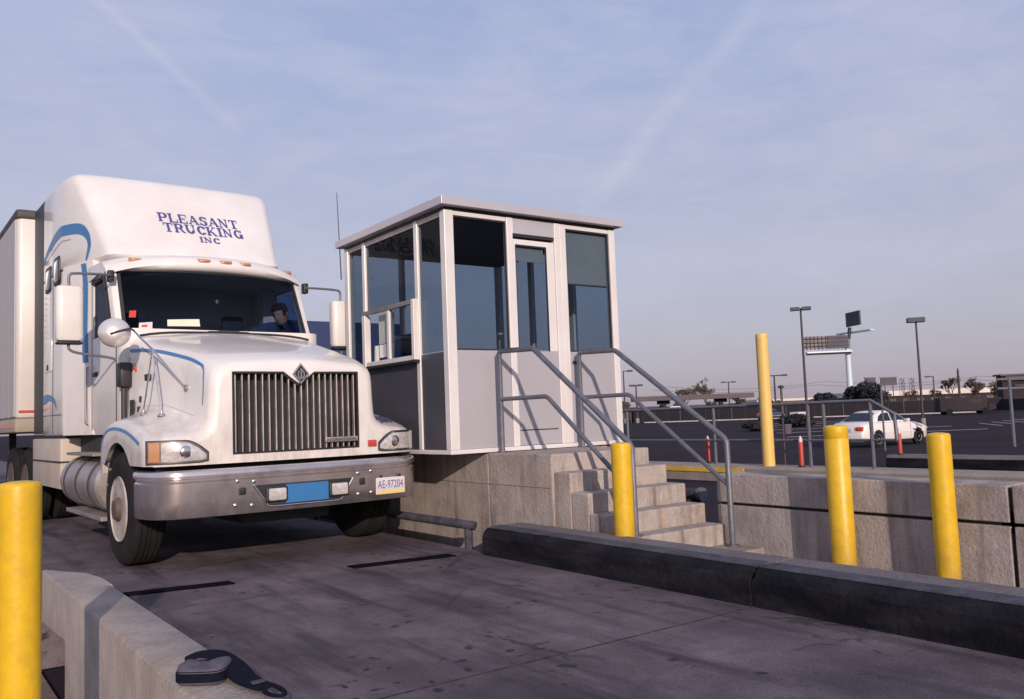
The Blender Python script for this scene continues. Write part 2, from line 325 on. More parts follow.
    bp = N.new('ShaderNodeBump'); bp.inputs['Strength'].default_value = 0.6; bp.inputs['Distance'].default_value = 0.010
    L.new(noise(60, (1, 1, 1), 6), bp.inputs['Height']); L.new(bp.outputs[0], b.inputs['Normal'])
    return m
M['deck'] = deck_material()
M['lot'] = mat('lot_asphalt', (0.028, 0.023, 0.031), 0.92, var=0.25, scale=0.35, dirt=(0.05, 0.042, 0.050), dirt_amt=0.5, dirt_scale=0.12, bump=0.2, bscale=20, spec=0.04)
M['dirt'] = concrete('trodden_dirt', (0.22, 0.17, 0.14), (0.09, 0.065, 0.06), 0.8, streak=False, bump=0.9)

# ------------------------------------------------------------------ mesh builder
class MB:
    def __init__(s): s.v = []; s.f = []
    def add(s, vs, fs):
        o = len(s.v); s.v += [Vector(p) for p in vs]; s.f += [tuple(i + o for i in f) for f in fs]; return s
    def box(s, x0, x1, y0, y1, z0, z1):
        vs = [(x, y, z) for z in (z0, z1) for y in (y0, y1) for x in (x0, x1)]
        return s.add(vs, [(0, 2, 3, 1), (4, 5, 7, 6), (0, 1, 5, 4), (2, 6, 7, 3), (0, 4, 6, 2), (1, 3, 7, 5)])
    def rbox(s, x0, x1, y0, y1, z0, z1, r=0.02, seg=3, axis=2):
        # box with the four edges along one axis rounded, and a small chamfer on the other ends
        def loop(a0, a1, b0, b1, r):
            pts = []
            for cx, cy, st in ((a1 - r, b1 - r, 0), (a0 + r, b1 - r, 90), (a0 + r, b0 + r, 180), (a1 - r, b0 + r, 270)):
                for k in range(seg + 1):
                    t = R(st + 90 * k / seg); pts.append((cx + r * math.cos(t), cy + r * math.sin(t)))
            return pts
        if axis == 2: A = (x0, x1, y0, y1, z0, z1); mk = lambda a, b, c: (a, b, c)
        elif axis == 1: A = (z0, z1, x0, x1, y0, y1); mk = lambda a, b, c: (b, c, a)
        else: A = (y0, y1, z0, z1, x0, x1); mk = lambda a, b, c: (c, a, b)
        a0, a1, b0, b1, c0, c1 = A
        ch = min(r * 0.7, (c1 - c0) * 0.4)
        rings = []
        for c, ins in ((c0, ch), (c0 + ch * .3, ch * .3), (c0 + ch, 0), (c1 - ch, 0), (c1 - ch * .3, ch * .3), (c1, ch)):
            rings.append([mk(a, b, c) for a, b in loop(a0 + ins, a1 - ins, b0 + ins, b1 - ins, max(r - ins * .6, 0.001))])
        return s.loft(rings, True, True)
    def cyl(s, p0, p1, r0, r1=None, n=16, caps=True):
        r1 = r0 if r1 is None else r1
        p0, p1 = Vector(p0), Vector(p1); d = (p1 - p0).normalized()
        u = d.orthogonal().normalized(); w = d.cross(u)
        vs = [p + (u * math.cos(2 * math.pi * k / n) + w * math.sin(2 * math.pi * k / n)) * r for p, r in ((p0, r0), (p1, r1)) for k in range(n)]
        fs = [(k, (k + 1) % n, n + (k + 1) % n, n + k) for k in range(n)]
        if caps: fs += [tuple(range(n - 1, -1, -1)), tuple(range(n, 2 * n))]
        return s.add(vs, fs)
    def tube(s, path, r, n=10, caps=True):
        P = [Vector(p) for p in path]; rings = []
        ref = None
        for i, p in enumerate(P):
            d = (P[min(i + 1, len(P) - 1)] - P[max(i - 1, 0)]).normalized()
            if ref is None: ref = d.orthogonal().normalized()
            u = (ref - d * ref.dot(d)).normalized(); ref = u; w = d.cross(u)
            k_ = 1.0
            if 0 < i < len(P) - 1:
                a = (P[i] - P[i - 1]).normalized().dot((P[i + 1] - P[i]).normalized()); k_ = 1 / max(0.5, math.sqrt((1 + a) / 2))
            rr = r[i] if isinstance(r, (list, tuple)) else r
            rings.append([p + (u * math.cos(2 * math.pi * k / n) + w * math.sin(2 * math.pi * k / n)) * rr for k in range(n)])
        return s.loft(rings, caps, caps)
    def loft(s, rings, cap0=False, cap1=False, closed=True):
        n = len(rings[0]); vs = [p for r in rings for p in r]; fs = []
        for i in range(len(rings) - 1):
            for k in range(n if closed else n - 1):
                a = i * n + k; b = i * n + (k + 1) % n; fs.append((a, b, b + n, a + n))
        if cap0: fs.append(tuple(range(n - 1, -1, -1)))
        if cap1: fs.append(tuple(range((len(rings) - 1) * n, len(rings) * n)))
        return s.add(vs, fs)
    def prism(s, poly, axis, a0, a1):
        # poly in the two other axes, extruded along axis from a0 to a1
        mk = {0: lambda p, a: (a, p[0], p[1]), 1: lambda p, a: (p[0], a, p[1]), 2: lambda p, a: (p[0], p[1], a)}[axis]
        return s.loft([[mk(p, a0) for p in poly], [mk(p, a1) for p in poly]], True, True)
    def lathe(s, prof, c, axis=0, n=32):
        # prof: list of (distance along the axis, radius)
        c = Vector(c); rings = []
        for a, r in prof:
            ring = []
            for k in range(n):
                t = 2 * math.pi * k / n; q = (r * math.cos(t), r * math.sin(t))
                ring.append(c + Vector({0: (a, q[0], q[1]), 1: (q[1], a, q[0]), 2: (q[0], q[1], a)}[axis]))
            rings.append(ring)
        return s.loft(rings, True, True)
    def xf(s, f): s.v = [Vector(f(p)) for p in s.v]; return s
    def build(s, name, m, parent=None, smooth=True, angle=35, bevel=0, off=None):
        me = bpy.data.meshes.new(name)
        o_ = Vector((0, 0, 0))
        if off is not None: o_ = Vector(off)
        elif parent is not None: o_ = root_loc(parent)
        me.from_pydata([tuple(p - o_) for p in s.v], [], s.f)
        import bmesh
        bm = bmesh.new(); bm.from_mesh(me); bmesh.ops.recalc_face_normals(bm, faces=bm.faces); bm.to_mesh(me); bm.free()
        me.materials.append(m if not isinstance(m, str) else M[m])
        if smooth:
            me.polygons.foreach_set('use_smooth', [True] * len(me.polygons)); me.set_sharp_from_angle(angle=R(angle))
        me.update()
        o = bpy.data.objects.new(name, me); col.objects.link(o)
        if parent is not None: o.parent = parent
        elif off is not None: o.location = o_
        if bevel:
            bv = o.modifiers.new('bevel', 'BEVEL'); bv.width = bevel; bv.segments = 2; bv.limit_method = 'ANGLE'; bv.angle_limit = R(40)
        return o
def root_loc(o):
    while o.parent is not None: o = o.parent
    return o.location.copy()
def tag(o, label, cat=None, group=None, kind=None):
    if label: o['label'] = label
    if cat: o['category'] = cat
    if group: o['group'] = group
    if kind: o['kind'] = kind
    return o
def thing(name, loc, label, cat, group=None):
    o = bpy.data.objects.new(name, None); o.location = Vector(loc); o.empty_display_size = 0.2
    col.objects.link(o); return tag(o, label, cat, group)
def struct(o): o['kind'] = 'structure'; return o
def kids(o): return [c for c in bpy.data.objects if c.parent == o]
def dup(o, loc, rz=0.0, label=None, scale=None, parent=None):
    c = o.copy(); col.objects.link(c)
    if parent is None:
        c.location = loc; c.rotation_euler = (0, 0, rz)
        if scale: c.scale = scale
        if label: c['label'] = label
    else: c.parent = parent
    for k in kids(o): dup(k, None, parent=c)
    return c
def project(bvh, p, d, off=0.004):
    loc, nrm, i, dist = bvh.ray_cast(Vector(p), Vector(d))
    if loc is None: return None
    return loc - Vector(d).normalized() * off
def bvh_of(mb): return BVHTree.FromPolygons([tuple(v) for v in mb.v], [f for f in mb.f])
def ribbon(path, wid, proj, thick=0.002):
    # a painted band following a path on a surface; path in surface coordinates, proj maps them to 3D
    mb = MB(); pts = [Vector(p) for p in path]; P = []
    dense = []
    for i in range(len(pts) - 1):
        n = max(2, int((pts[i + 1] - pts[i]).length / 0.05))
        dense += [pts[i].lerp(pts[i + 1], k / n) for k in range(n)]
    dense.append(pts[-1])
    L_ = len(dense); rows = []
    for i, p in enumerate(dense):
        d = (dense[min(i + 3, L_ - 1)] - dense[max(i - 3, 0)]).normalized(); nn = Vector((-d.y, d.x))
        w = wid(i / (L_ - 1)) if callable(wid) else wid
        a, b_ = proj(p + nn * w / 2), proj(p - nn * w / 2)
        if a is None or b_ is None: continue
        rows.append((a, b_))
    vs = [q for r in rows for q in r]; fs = [(2 * i, 2 * i + 1, 2 * i + 3, 2 * i + 2) for i in range(len(rows) - 1)]
    return mb.add(vs, fs)
def smoothpath(pts, n=8):
    P = [Vector(p) for p in pts]; out = []
    for i in range(len(P) - 1):
        p0, p1, p2, p3 = P[max(i - 1, 0)], P[i], P[i + 1], P[min(i + 2, len(P) - 1)]
        for k in range(n):
            t = k / n
            out.append(0.5 * ((2 * p1) + (p2 - p0) * t + (2 * p0 - 5 * p1 + 4 * p2 - p3) * t * t + (3 * p1 - p0 - 3 * p2 + p3) * t ** 3))
    out.append(P[-1]); return out
def text_mesh(body, size, bold=0.0, extr=0.0):
    c = bpy.data.curves.new('t', 'FONT'); c.body = body; c.size = size; c.offset = bold; c.extrude = extr; c.align_x = 'CENTER'; c.align_y = 'CENTER'
    o = bpy.data.objects.new('t', c); col.objects.link(o)
    dg = bpy.context.evaluated_depsgraph_get(); me = o.evaluated_get(dg).to_mesh()
    vs = [v.co.copy() for v in me.vertices]; fs = [tuple(p.vertices) for p in me.polygons]
    bpy.data.objects.remove(o); bpy.data.curves.remove(c)
    return vs, fs

# slab-serif lettering: every glyph is drawn in a box w x 1 with thick and thin strokes
def glyph(ch):
    T, t, s = 0.245, 0.11, 0.10; q = []
    def st(x0, y0, x1, y1, w):
        d = Vector((x1 - x0, y1 - y0)); 
        if abs(d.x) > abs(d.y): n = Vector((0, w / 2))
        else: n = Vector((w / 2, 0))
        a, b = Vector((x0, y0)), Vector((x1, y1)); q.append([a - n, a + n, b + n, b - n])
    def serif(x, y, w=0.42): st(x - w / 2, y, x + w / 2, y, s)
    def arc(cx, cy, rx, ry, a0, a1, w0, w1=None, n=14):
        w1 = w1 or w0; pts = []
        for k in range(n + 1):
            a = R(a0 + (a1 - a0) * k / n); c_, s_ = math.cos(a), math.sin(a)
            wd = (w0 * abs(c_) + w1 * abs(s_))
            pts.append((Vector((cx + rx * c_, cy + ry * s_)), Vector((cx + (rx - wd) * c_, cy + (ry - wd) * s_))))
        for k in range(n): q.append([pts[k][0], pts[k][1], pts[k + 1][1], pts[k + 1][0]])
    y0, y1 = s / 2, 1 - s / 2
    if ch == 'P':
        st(.22, y0, .22, y1, T); serif(.22, y0); serif(.15, y1, .3); st(.2, 1 - t / 2, .62, 1 - t / 2, t); st(.2, .47, .62, .47, t); arc(.60, .71, .34, .29, -90, 90, T, t); W = 1.0
    elif ch == 'R':
        st(.22, y0, .22, y1, T); serif(.22, y0); serif(.15, y1, .3); st(.2, 1 - t / 2, .60, 1 - t / 2, t); st(.2, .50, .60, .50, t); arc(.58, .73, .32, .27, -90, 90, T, t); st(.60, .5, .88, .06, T); serif(.95, y0, .22); W = 1.1
    elif ch == 'L':
        st(.22, y0, .22, y1, T); serif(.22, y1); st(.05, y0, .9, y0, t); st(.86, .04, .86, .36, .09); W = .98
    elif ch == 'E':
        st(.22, y0, .22, y1, T); st(.05, y0, .9, y0, t); st(.05, y1, .88, y1, t); st(.25, .5, .66, .5, t); st(.86, .04, .86, .34, .09); st(.84, .68, .84, .96, .09); st(.64, .38, .64, .62, .08); W = 1.0
    elif ch == 'A':
        st(.16, .06, .52, .98, t); st(.52, .98, .88, .06, T); st(.26, .33, .78, .33, t); serif(.16, y0, .34); serif(.90, y0, .38); W = 1.1
    elif ch == 'S':
        arc(.46, .73, .36, .27, 20, 270, t * 1.3, t); arc(.46, .73, .36, .27, 140, 230, T, t); arc(.46, .27, .38, .29, 90, -160, t * 1.3, t); arc(.46, .27, .38, .29, 50, -50, T, t); st(.80, .68, .80, .98, .08); st(.10, .02, .10, .32, .08); W = .95
    elif ch == 'N':
        st(.2, y0, .2, y1, t * 1.2); st(.2, .96, .82, .04, T); st(.84, y0, .84, y1, t * 1.2); serif(.2, y0, .34); serif(.14, y1, .30); serif(.84, y1, .34); W = 1.12
    elif ch == 'T':
        st(.5, y0, .5, y1, T); serif(.5, y0, .5); st(.05, y1, .95, y1, t); st(.09, .68, .09, .96, .09); st(.91, .68, .91, .96, .09); W = 1.04
    elif ch == 'U':
        st(.2, .35, .2, y1, T); st(.82, .35, .82, y1, t * 1.2); arc(.50, .36, .40, .36, 180, 360, T, t * 1.3); serif(.2, y1); serif(.82, y1, .34); W = 1.1
    elif ch == 'C':
        arc(.52, .5, .45, .5, 40, 320, T, t); st(.88, .64, .88, .98, .09); st(.86, .10, .86, .26, .08); W = 1.0
    elif ch == 'G':
        arc(.52, .5, .45, .5, 40, 340, T, t); st(.88, .66, .88, .98, .09); st(.86, .02, .86, .44, T * .9); serif(.82, .45, .40); W = 1.08
    elif ch == 'K':
        st(.22, y0, .22, y1, T); serif(.22, y0); serif(.22, y1); st(.30, .36, .80, .95, t); st(.44, .52, .86, .06, T); serif(.82, y1, .36); serif(.88, y0, .34); W = 1.12
    elif ch == 'I':
        st(.26, y0, .26, y1, T); serif(.26, y0, .46); serif(.26, y1, .46); W = .56
    else: W = .5
    return q, W
def serif_line(mb, word, x0, x1, zb, h, place):
    # place(x, z, k) -> 3D point
    gl = [glyph(c) for c in word]; tot = sum(w for _, w in gl); sx = (x1 - x0) / tot; cur = x0; k = 0
    for q, w in gl:
        for quad in q:
            k += 1
            # subdivide each stroke a little so that it follows the surface
            mb.add([place(cur + p.x * sx, zb + p.y * h, k) for p in quad], [(0, 1, 2, 3)])
        cur += w * sx

# ================================================================== THE SETTING
def sheet(name, x0, x1, y0, y1, z, m, n=1):
    mb = MB(); mb.add([(x0, y0, z), (x1, y0, z), (x1, y1, z), (x0, y1, z)], [(0, 1, 2, 3)])
    return struct(mb.build(name, m, smooth=False))
sheet('ground', -1500, 3000, -1500, 3000, -0.5, 'lot')
struct(MB().box(-4.5, 0.885, -4, 7.2, -0.52, -0.47).build('path', 'dirt', smooth=False))
struct(MB().box(1.165, 4.345, -8, 60, -0.49, 0.0).build('road', 'deck', smooth=False))
struct(MB().box(-25, 1.163, 7.2, 60, -0.49, -0.003).build('pavement', 'deck', smooth=False))
struct(MB().box(4.665, 5.998, 4.78, 6.04, -0.49, 0.02).build('island_pavement', 'pad', smooth=False, bevel=0.01))
struct(MB().box(4.665, 5.998, -8, 4.775, -0.49, -0.13).build('island_ground', 'pad', smooth=False))
struct(MB().box(6.36, 11.38, -12, 5.3, -0.49, -0.02).box(6.36, 11.38, 5.31, 40, -0.49, -0.02).build('lane_pavement', 'lot', smooth=False))
struct(MB().box(11.97, 14.78, -12, 40, -0.49, -0.10).build('far_road', 'lot', smooth=False))
# seams and steel joints in the lane
struct(MB().box(1.17, 4.235, 3.486, 3.494, -0.01, 0.003).box(1.17, 4.3, 13.30, 13.32, -0.01, 0.003).box(1.17, 4.3, -0.02, 0.0, -0.01, 0.003).build('lane_seam', 'seamfill', smooth=False))
for x0, x1, y0, y1, lb in ((1.42, 2.16, 6.93, 6.80, 'black steel joint strip set in the lane, nearer the concrete kerb end'), (3.12, 4.03, 6.72, 6.60, 'black steel joint strip set in the lane, nearer the guard pipe'), (0.2, 1.6, 13.4, 13.2, 'dark joint strip in the lane beside the tractor rear wheels')):
    mb = MB(); w = 0.07
    mb.add([(x0, y0 - w, 0.0), (x1, y1 - w, 0.0), (x1, y1 + w, 0.0), (x0, y0 + w, 0.0), (x0, y0 - w, 0.009), (x1, y1 - w, 0.009), (x1, y1 + w, 0.009), (x0, y0 + w, 0.009)],
           [(0, 1, 5, 4), (1, 2, 6, 5), (2, 3, 7, 6), (3, 0, 4, 7), (4, 5, 6, 7)])
    mb.v = [v + Vector((0, 0, 0.001)) for v in mb.v]
    o = mb.build('joint_strip', 'slot', smooth=False, off=(x0, y0, 0)); tag(o, lb, 'joint strip', 'steel joint strips in the lane')

# left kerb wall with its chamfered tip
t = thing('concrete_kerb', (1.02, 3, -0.5), 'tan concrete kerb wall with a chamfered end, crossed by the shadow of a yellow post', 'kerb')
prof = [(0.885, -0.48), (0.885, 0.225), (0.90, 0.24), (1.135, 0.24), (1.163, 0.215), (1.163, -0.48)]
mb = MB(); mb.prism([(p[0], p[1]) for p in prof], 1, -4.0, 6.0); mb.build('kerb_wall', 'kerbc', t, angle=50)
tip = [(0.885, 6.002), (1.163, 6.002), (1.163, 6.32), (1.12, 6.62), (0.90, 7.03), (0.885, 7.03)]
mb = MB(); mb.loft([[(x, y, -0.06 + (6.0 - y) * 0.05) for x, y in tip], [(x, y, 0.222) for x, y in tip], [(x + (0.012 if x < 1 else -0.012), y - (0.012 if y > 6.01 else 0), 0.24) for x, y in tip]], True, True)
mb.build('kerb_tip', 'kerbc', t, angle=50)

# right kerb with its black face
t = thing('black_faced_kerb', (4.45, 3, 0), 'long low kerb with tyre-blackened face and grey top beside the near lane', 'kerb')
for k, (y0, y1) in enumerate(((3.503, 6.42), (-8, 3.478))):
    MB().prism([(4.262, -0.1), (4.262, 0.15), (4.40, 0.236), (4.66, 0.240), (4.66, -0.1)], 1, y0, y1).build('kerb_body', 'kerbtop', t, angle=20)
    sk = [(4.24, 0.0), (4.24, 0.160), (4.262, 0.200), (4.300, 0.230)]
    MB().prism(sk + [(4.300, 0.14), (4.262, 0.0)], 1, y0 + 0.004, y1 - 0.004 if k else y1 + 0.006).build('black_face', 'kerbblack', t, angle=20)
M['kerbworn'] = mat('worn_kerb_edge', (0.055, 0.055, 0.078), 0.85, var=0.4, scale=9, dirt=(0.012, 0.012, 0.018), dirt_amt=0.9, dirt_scale=4, bump=0.9, bscale=30)
for y0, y1 in ((3.509, 6.40), (-8, 3.472)):
    MB().prism([(4.296, 0.232), (4.304, 0.2395), (4.43, 0.2450), (4.43, 0.235)], 1, y0, y1).build('worn_edge', 'kerbworn', t, angle=20)

# retaining wall
t = thing('retaining_wall', (6.17, 2, 0), 'weathered concrete retaining wall of large panels behind two yellow posts', 'wall')
for a, b_ in ((2.788, 5.27), (-0.6, 2.758), (-4.4, -0.63)):
    MB().box(6.0, 6.35, a, b_, -0.49, 0.352).build('wall_panel', 'retain', t, smooth=False, bevel=0.006)
    MB().box(6.0, 6.35, a, b_, 0.376, 0.62).build('wall_panel', 'retain', t, smooth=False, bevel=0.008)
MB().box(6.03, 6.32, -4.4, 5.25, 0.30, 0.45).box(6.03, 6.32, 2.7, 2.85, -0.4, 0.6).box(6.03, 6.32, -0.7, -0.5, -0.4, 0.6).build('joint_filler', 'under', t, smooth=False)

# the other lane's kerbs
t = thing('pale_kerb', (11.67, 6, 0), 'pale kerb with a faded yellow edge carrying the far handrail', 'kerb')
MB().prism([(11.385, -0.3), (11.385, 0.20), (11.42, 0.24), (11.95, 0.24), (11.965, 0.22), (11.965, -0.3)], 1, -12, 16).build('kerb_body', 'pad', t, angle=20)
MB().box(11.37, 11.386, 9.4, 16, 0.13, 0.205).build('yellow_edge', 'liney', t, smooth=False)
t = thing('distant_black_kerb', (15.0, 3, 0), 'black-faced kerb of the second lane in front of the white car', 'kerb')
MB().prism([(14.815, -0.49), (14.815, 0.18), (14.86, 0.24), (15.22, 0.24), (15.22, -0.49)], 1, -12, 8.95).build('kerb_body', 'kerbtop', t, angle=20)
MB().prism([(14.80, -0.10), (14.80, 0.175), (14.81, 0.19), (14.812, -0.10)], 1, -12, 8.955).build('black_face', 'kerbblack', t, angle=20)
struct(MB().box(15.23, 17.5, -12, 12, -0.49, -0.2).build('verge', 'lot', smooth=False))

# ================================================================== BOOTH BASE AND STEPS
t = thing('booth_base', (5.5, 8, -0.4), 'streaked tan concrete plinth carrying the toll booth', 'plinth')
MB().box(4.75, 6.45, 7.052, 9.9, -0.49, 0.845).build('plinth_block', 'wallc', t, smooth=False, bevel=0.012)
MB().box(4.75, 5.95, 6.05, 7.048, -0.49, 0.853).build('landing_block', 'wallc', t, smooth=False, bevel=0.012)
MB().box(4.744, 4.752, 6.06, 9.9, 0.555, 0.563).build('pour_line', 'railmud', t, smooth=False)
t = thing('concrete_steps', (5.35, 5.6, 0), 'four stained concrete steps leading up to the booth door between pipe rails', 'steps')
ys = [6.05, 5.825, 5.595, 5.37, 5.15]; zs = [0.695, 0.53, 0.362, 0.195]
rr = random.Random(4)
for k in range(4):
    mb = MB(); x0 = 4.772; x1 = 5.95; y0 = ys[k + 1]; y1 = ys[k] - 0.001; z1 = zs[k]
    # undercut riser: the nose overhangs the face a little
    pr = [(y0, z1), (y1, z1), (y1, -0.45), (y0 + 0.004, -0.45)]
    mb.loft([[(x, p[0], p[1]) for p in pr] for x in [x0 + (x1 - x0) * i / 6 for i in range(7)]], True, True)
    mb.build('step', 'wallc', t, smooth=False, bevel=0.013)

# ================================================================== HANDRAILS
def handrail(name, X, label, foot, yb=5.03, Xb=None):
    Xb = Xb or X
    t = thing(name, (X, 5.03, 0), label, 'handrail', 'pipe handrails of the steps')
    zt = 1.845
    top = [(X, 6.96, 0.858), (X, 6.96, zt - 0.02), (X, 6.94, zt), (X, 6.42, zt - 0.02), (X, 6.38, zt - 0.035), (Xb, yb + .03, 0.945), (Xb, yb + .005, 0.91), (Xb, yb, foot)]
    MB().tube(top, 0.0255, 12).build('top_rail', 'galv', t, angle=60)
    MB().tube([(X, 6.96, 1.372), (X, 6.25, 1.372), (X, 6.20, 1.355), (Xb, yb, 0.53)], 0.021, 12).build('mid_rail', 'galv', t, angle=60)
    MB().cyl((Xb, yb, foot + .002), (Xb, yb, foot + 0.012), 0.06).build('foot_plate', 'galv', t)
    MB().cyl((X, 6.96, 0.856), (X, 6.96, 0.868), 0.05).build('foot_plate', 'galv', t)
    return t
handrail('handrail', 4.865, 'grey pipe handrail on the kerb side of the booth steps', 0.195, 5.20, 4.925)
handrail('handrail', 5.89, 'grey pipe handrail on the far side of the booth steps, against the retaining wall', 0.02)

# guard pipe at the foot of the plinth
t = thing('guard_pipe', (4.42, 8, 0), 'black steel guard pipe running along the foot of the plinth beside the truck', 'guard rail')
MB().tube([(4.40, 13.0, 0.20), (4.40, 6.93, 0.205), (4.44, 6.86, 0.195)], 0.042, 14).build('pipe', 'kerbworn', t, angle=60)
for yy in (6.93, 10.5): MB().cyl((4.42, yy, -0.3), (4.42, yy, 0.19), 0.040).build('post', 'kerbworn', t)
MB().cyl((4.43, 6.865, 0.198), (4.445, 6.845, 0.194), 0.040).build('end_cap', 'kerbworn', t)
t = thing('guard_pipe', (6.9, 5.6, 0), 'short dark guard pipe glimpsed between the steps and the retaining wall', 'guard rail')
MB().tube([(6.55, 5.95, 0.36), (6.55, 9.5, 0.30)], 0.055, 14).build('pipe', 'kerbworn', t, angle=60)
MB().cyl((6.57, 6.05, -0.3), (6.57, 6.05, 0.33), 0.05).build('post', 'kerbblack', t)
MB().cyl((6.55, 5.93, 0.36), (6.55, 5.98, 0.36), 0.066).build('end_cap', 'galv', t)

# ================================================================== YELLOW POSTS
def bollard(x, y, z0, z1, r, label, m='yellow', ring=False, base=True, lean=0.0):
    prof = [(z0 - (y * 0), r)]
    h = z1
    mb = MB(); pr = [(z0, r), (h - 0.10, r)]
    if ring: pr += [(h - 0.098, r * 0.985), (h - 0.094, r * 0.985), (h - 0.092, r)]
    pr += [(h - 0.02, r), (h - 0.006, r * 0.97), (h, r * 0.86), (h + 0.006, r * 0.4)]
    mb.lathe(pr, (x, y, 0), 2, 40)
    if lean: mb.xf(lambda p: (p.x + (p.z - z0) * lean, p.y, p.z))
    o = mb.build('yellow_bollard', m, off=(x, y, z0), angle=50)
    return tag(o, label, 'bollard', 'yellow steel posts')
bollard(0.432, 4.05, -0.48, 1.008, 0.080, 'bright yellow steel post standing nearest the camera at the left end of the tan kerb')
bollard(4.695, 5.085, 0.0, 0.957, 0.080, 'yellow steel post standing right in front of the booth steps')
bollard(5.865, 3.94, -0.13, 1.036, 0.089, 'yellow steel post with a groove round its head, in front of the white car', ring=True, lean=-0.006)
bollard(5.885, 3.155, -0.13, 0.972, 0.077, 'yellow steel post in front of the retaining wall, just right of the white car', lean=-0.008)
bollard(11.60, 9.06, 0.24, 2.40, 0.098, 'tall pale yellow pipe post rising above the distant handrail', m='yellow_pale')

# camera bag lying on the left kerb
t = thing('camera_pouch', (1.03, 3.42, 0.24), 'grey padded pouch with a black strap lying on the kerb top', 'bag')
bc = Vector((0.990, 3.455, 0.243)); bu = Vector((0.80, -0.60, 0)).normalized(); bv = Vector((0.60, 0.80, 0)).normalized()
def bag_ring(z, k, wob=0.0):
    return [bc + bu * (0.092 * k * math.copysign(abs(math.cos(a_)) ** 0.50, math.cos(a_))) + bv * (0.082 * k * math.copysign(abs(math.sin(a_)) ** 0.50, math.sin(a_))) + Vector((0, 0, z + wob * math.sin(2 * a_ + 1))) for a_ in [2 * math.pi * j / 32 for j in range(32)]]
mb = MB(); mb.loft([bag_ring(*q) for q in ((0, 0.92), (0.008, 1.0), (0.032, 1.0, 0.002), (0.052, 0.98, 0.004), (0.062, 0.93, 0.006), (0.066, 0.80, 0.008), (0.066, 0.5, 0.009), (0.064, 0.2, 0.006))], True, True)
mb.build('pouch_body', 'pouch', t, angle=80)
MB().loft([bag_ring(*q) for q in ((0.012, 0.96), (0.012, 1.035), (0.044, 1.035), (0.044, 0.96))]).build('front_band', 'strap', t, angle=60)
MB().loft([bag_ring(*q) for q in ((0.048, 0.95), (0.048, 1.0), (0.051, 1.0), (0.051, 0.93))]).build('zip_line', 'strap', t, angle=60)
def strap(path, w, th=0.006):
    P = smoothpath(path, 8); mb = MB(); rings = []
    for i, p in enumerate(P):
        d = (P[min(i + 1, len(P) - 1)] - P[max(i - 1, 0)]).normalized(); n = Vector((-d.y, d.x, 0)).normalized()
        ww = w(i / (len(P) - 1)) if callable(w) else w
        rings.append([p + n * ww, p + n * ww * .9 + Vector((0, 0, th)), p - n * ww * .9 + Vector((0, 0, th)), p - n * ww])
    return mb.loft(rings, True, True)
strap([(0.945, 3.560, 0.296), (1.00, 3.545, 0.312), (1.05, 3.49, 0.310), (1.085, 3.41, 0.280), (1.095, 3.33, 0.256), (1.10, 3.24, 0.252), (1.118, 3.15, 0.250)], lambda u: 0.030 + 0.020 * math.sin(math.pi * u), 0.012).build('strap', 'strap', t, angle=60)
strap([(1.125, 3.20, 0.256), (1.100, 3.11, 0.252), (1.105, 3.05, 0.251), (1.130, 3.02, 0.251), (1.153, 3.06, 0.251), (1.152, 3.14, 0.252), (1.125, 3.22, 0.257)], 0.009, 0.008).build('strap_loop', 'strap', t, angle=60)
MB().rbox(1.085, 1.135, 3.195, 3.225, 0.256, 0.268, 0.004).build('buckle', 'poledark', t)

# ================================================================== BOOTH
BX0, BX1, BY0, BY1 = 4.335, 6.565, 7.05, 9.33
B = thing('toll_booth', (5.45, 8.2, 0.85), 'white-framed glass guard booth with a flat roof on the concrete plinth', 'booth')
MB().box(BX0 - 0.01, BX1 + 0.01, BY0 - 0.012, BY1 + 0.01, 0.858, 0.900).build('floor_frame', 'bwhite', B, smooth=False, bevel=0.005)
MB().box(BX0 + 0.02, BX1 - 0.02, BY0 + 0.02, BY1 - 0.02, 0.901, 0.915).build('floor_board', 'bceil', B, smooth=False)
MB().box(BX0 - 0.075, BX1 + 0.055, BY0 - 0.085, BY1 + 0.08, 3.264, 3.343).build('roof', 'broof', B, smooth=False, bevel=0.003)
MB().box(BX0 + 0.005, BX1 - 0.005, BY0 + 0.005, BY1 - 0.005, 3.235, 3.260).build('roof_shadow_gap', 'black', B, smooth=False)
MB().box(BX0 + 0.06, BX1 - 0.06, BY0 + 0.06, BY1 - 0.06, 3.17, 3.205).build('ceiling', 'bceil', B, smooth=False)
SILL = 1.862
def post(x0, x1, y0, y1, z0=0.901, z1=3.234, m='bwhite'):
    MB().box(x0, x1, y0, y1, z0, z1).build('post', m, B, smooth=False, bevel=0.006)
# corner posts
post(BX0, BX0 + 0.105, BY0, BY0 + 0.09); post(BX1 - 0.085, BX1, BY0, BY0 + 0.08); post(BX0, BX0 + 0.08, BY1 - 0.09, BY1); post(BX1 - 0.08, BX1, BY1 - 0.08, BY1)
# front mullions
post(5.080, 5.155, BY0 + 0.002, BY0 + 0.07); post(5.70, 5.775, BY0 + 0.002, BY0 + 0.07); post(5.778, 5.862, BY0 + 0.008, BY0 + 0.07)
# left (kerb side) mullions
post(BX0 + 0.002, BX0 + 0.06, 7.60, 7.67); post(BX0 + 0.002, BX0 + 0.06, 8.80, 8.87)
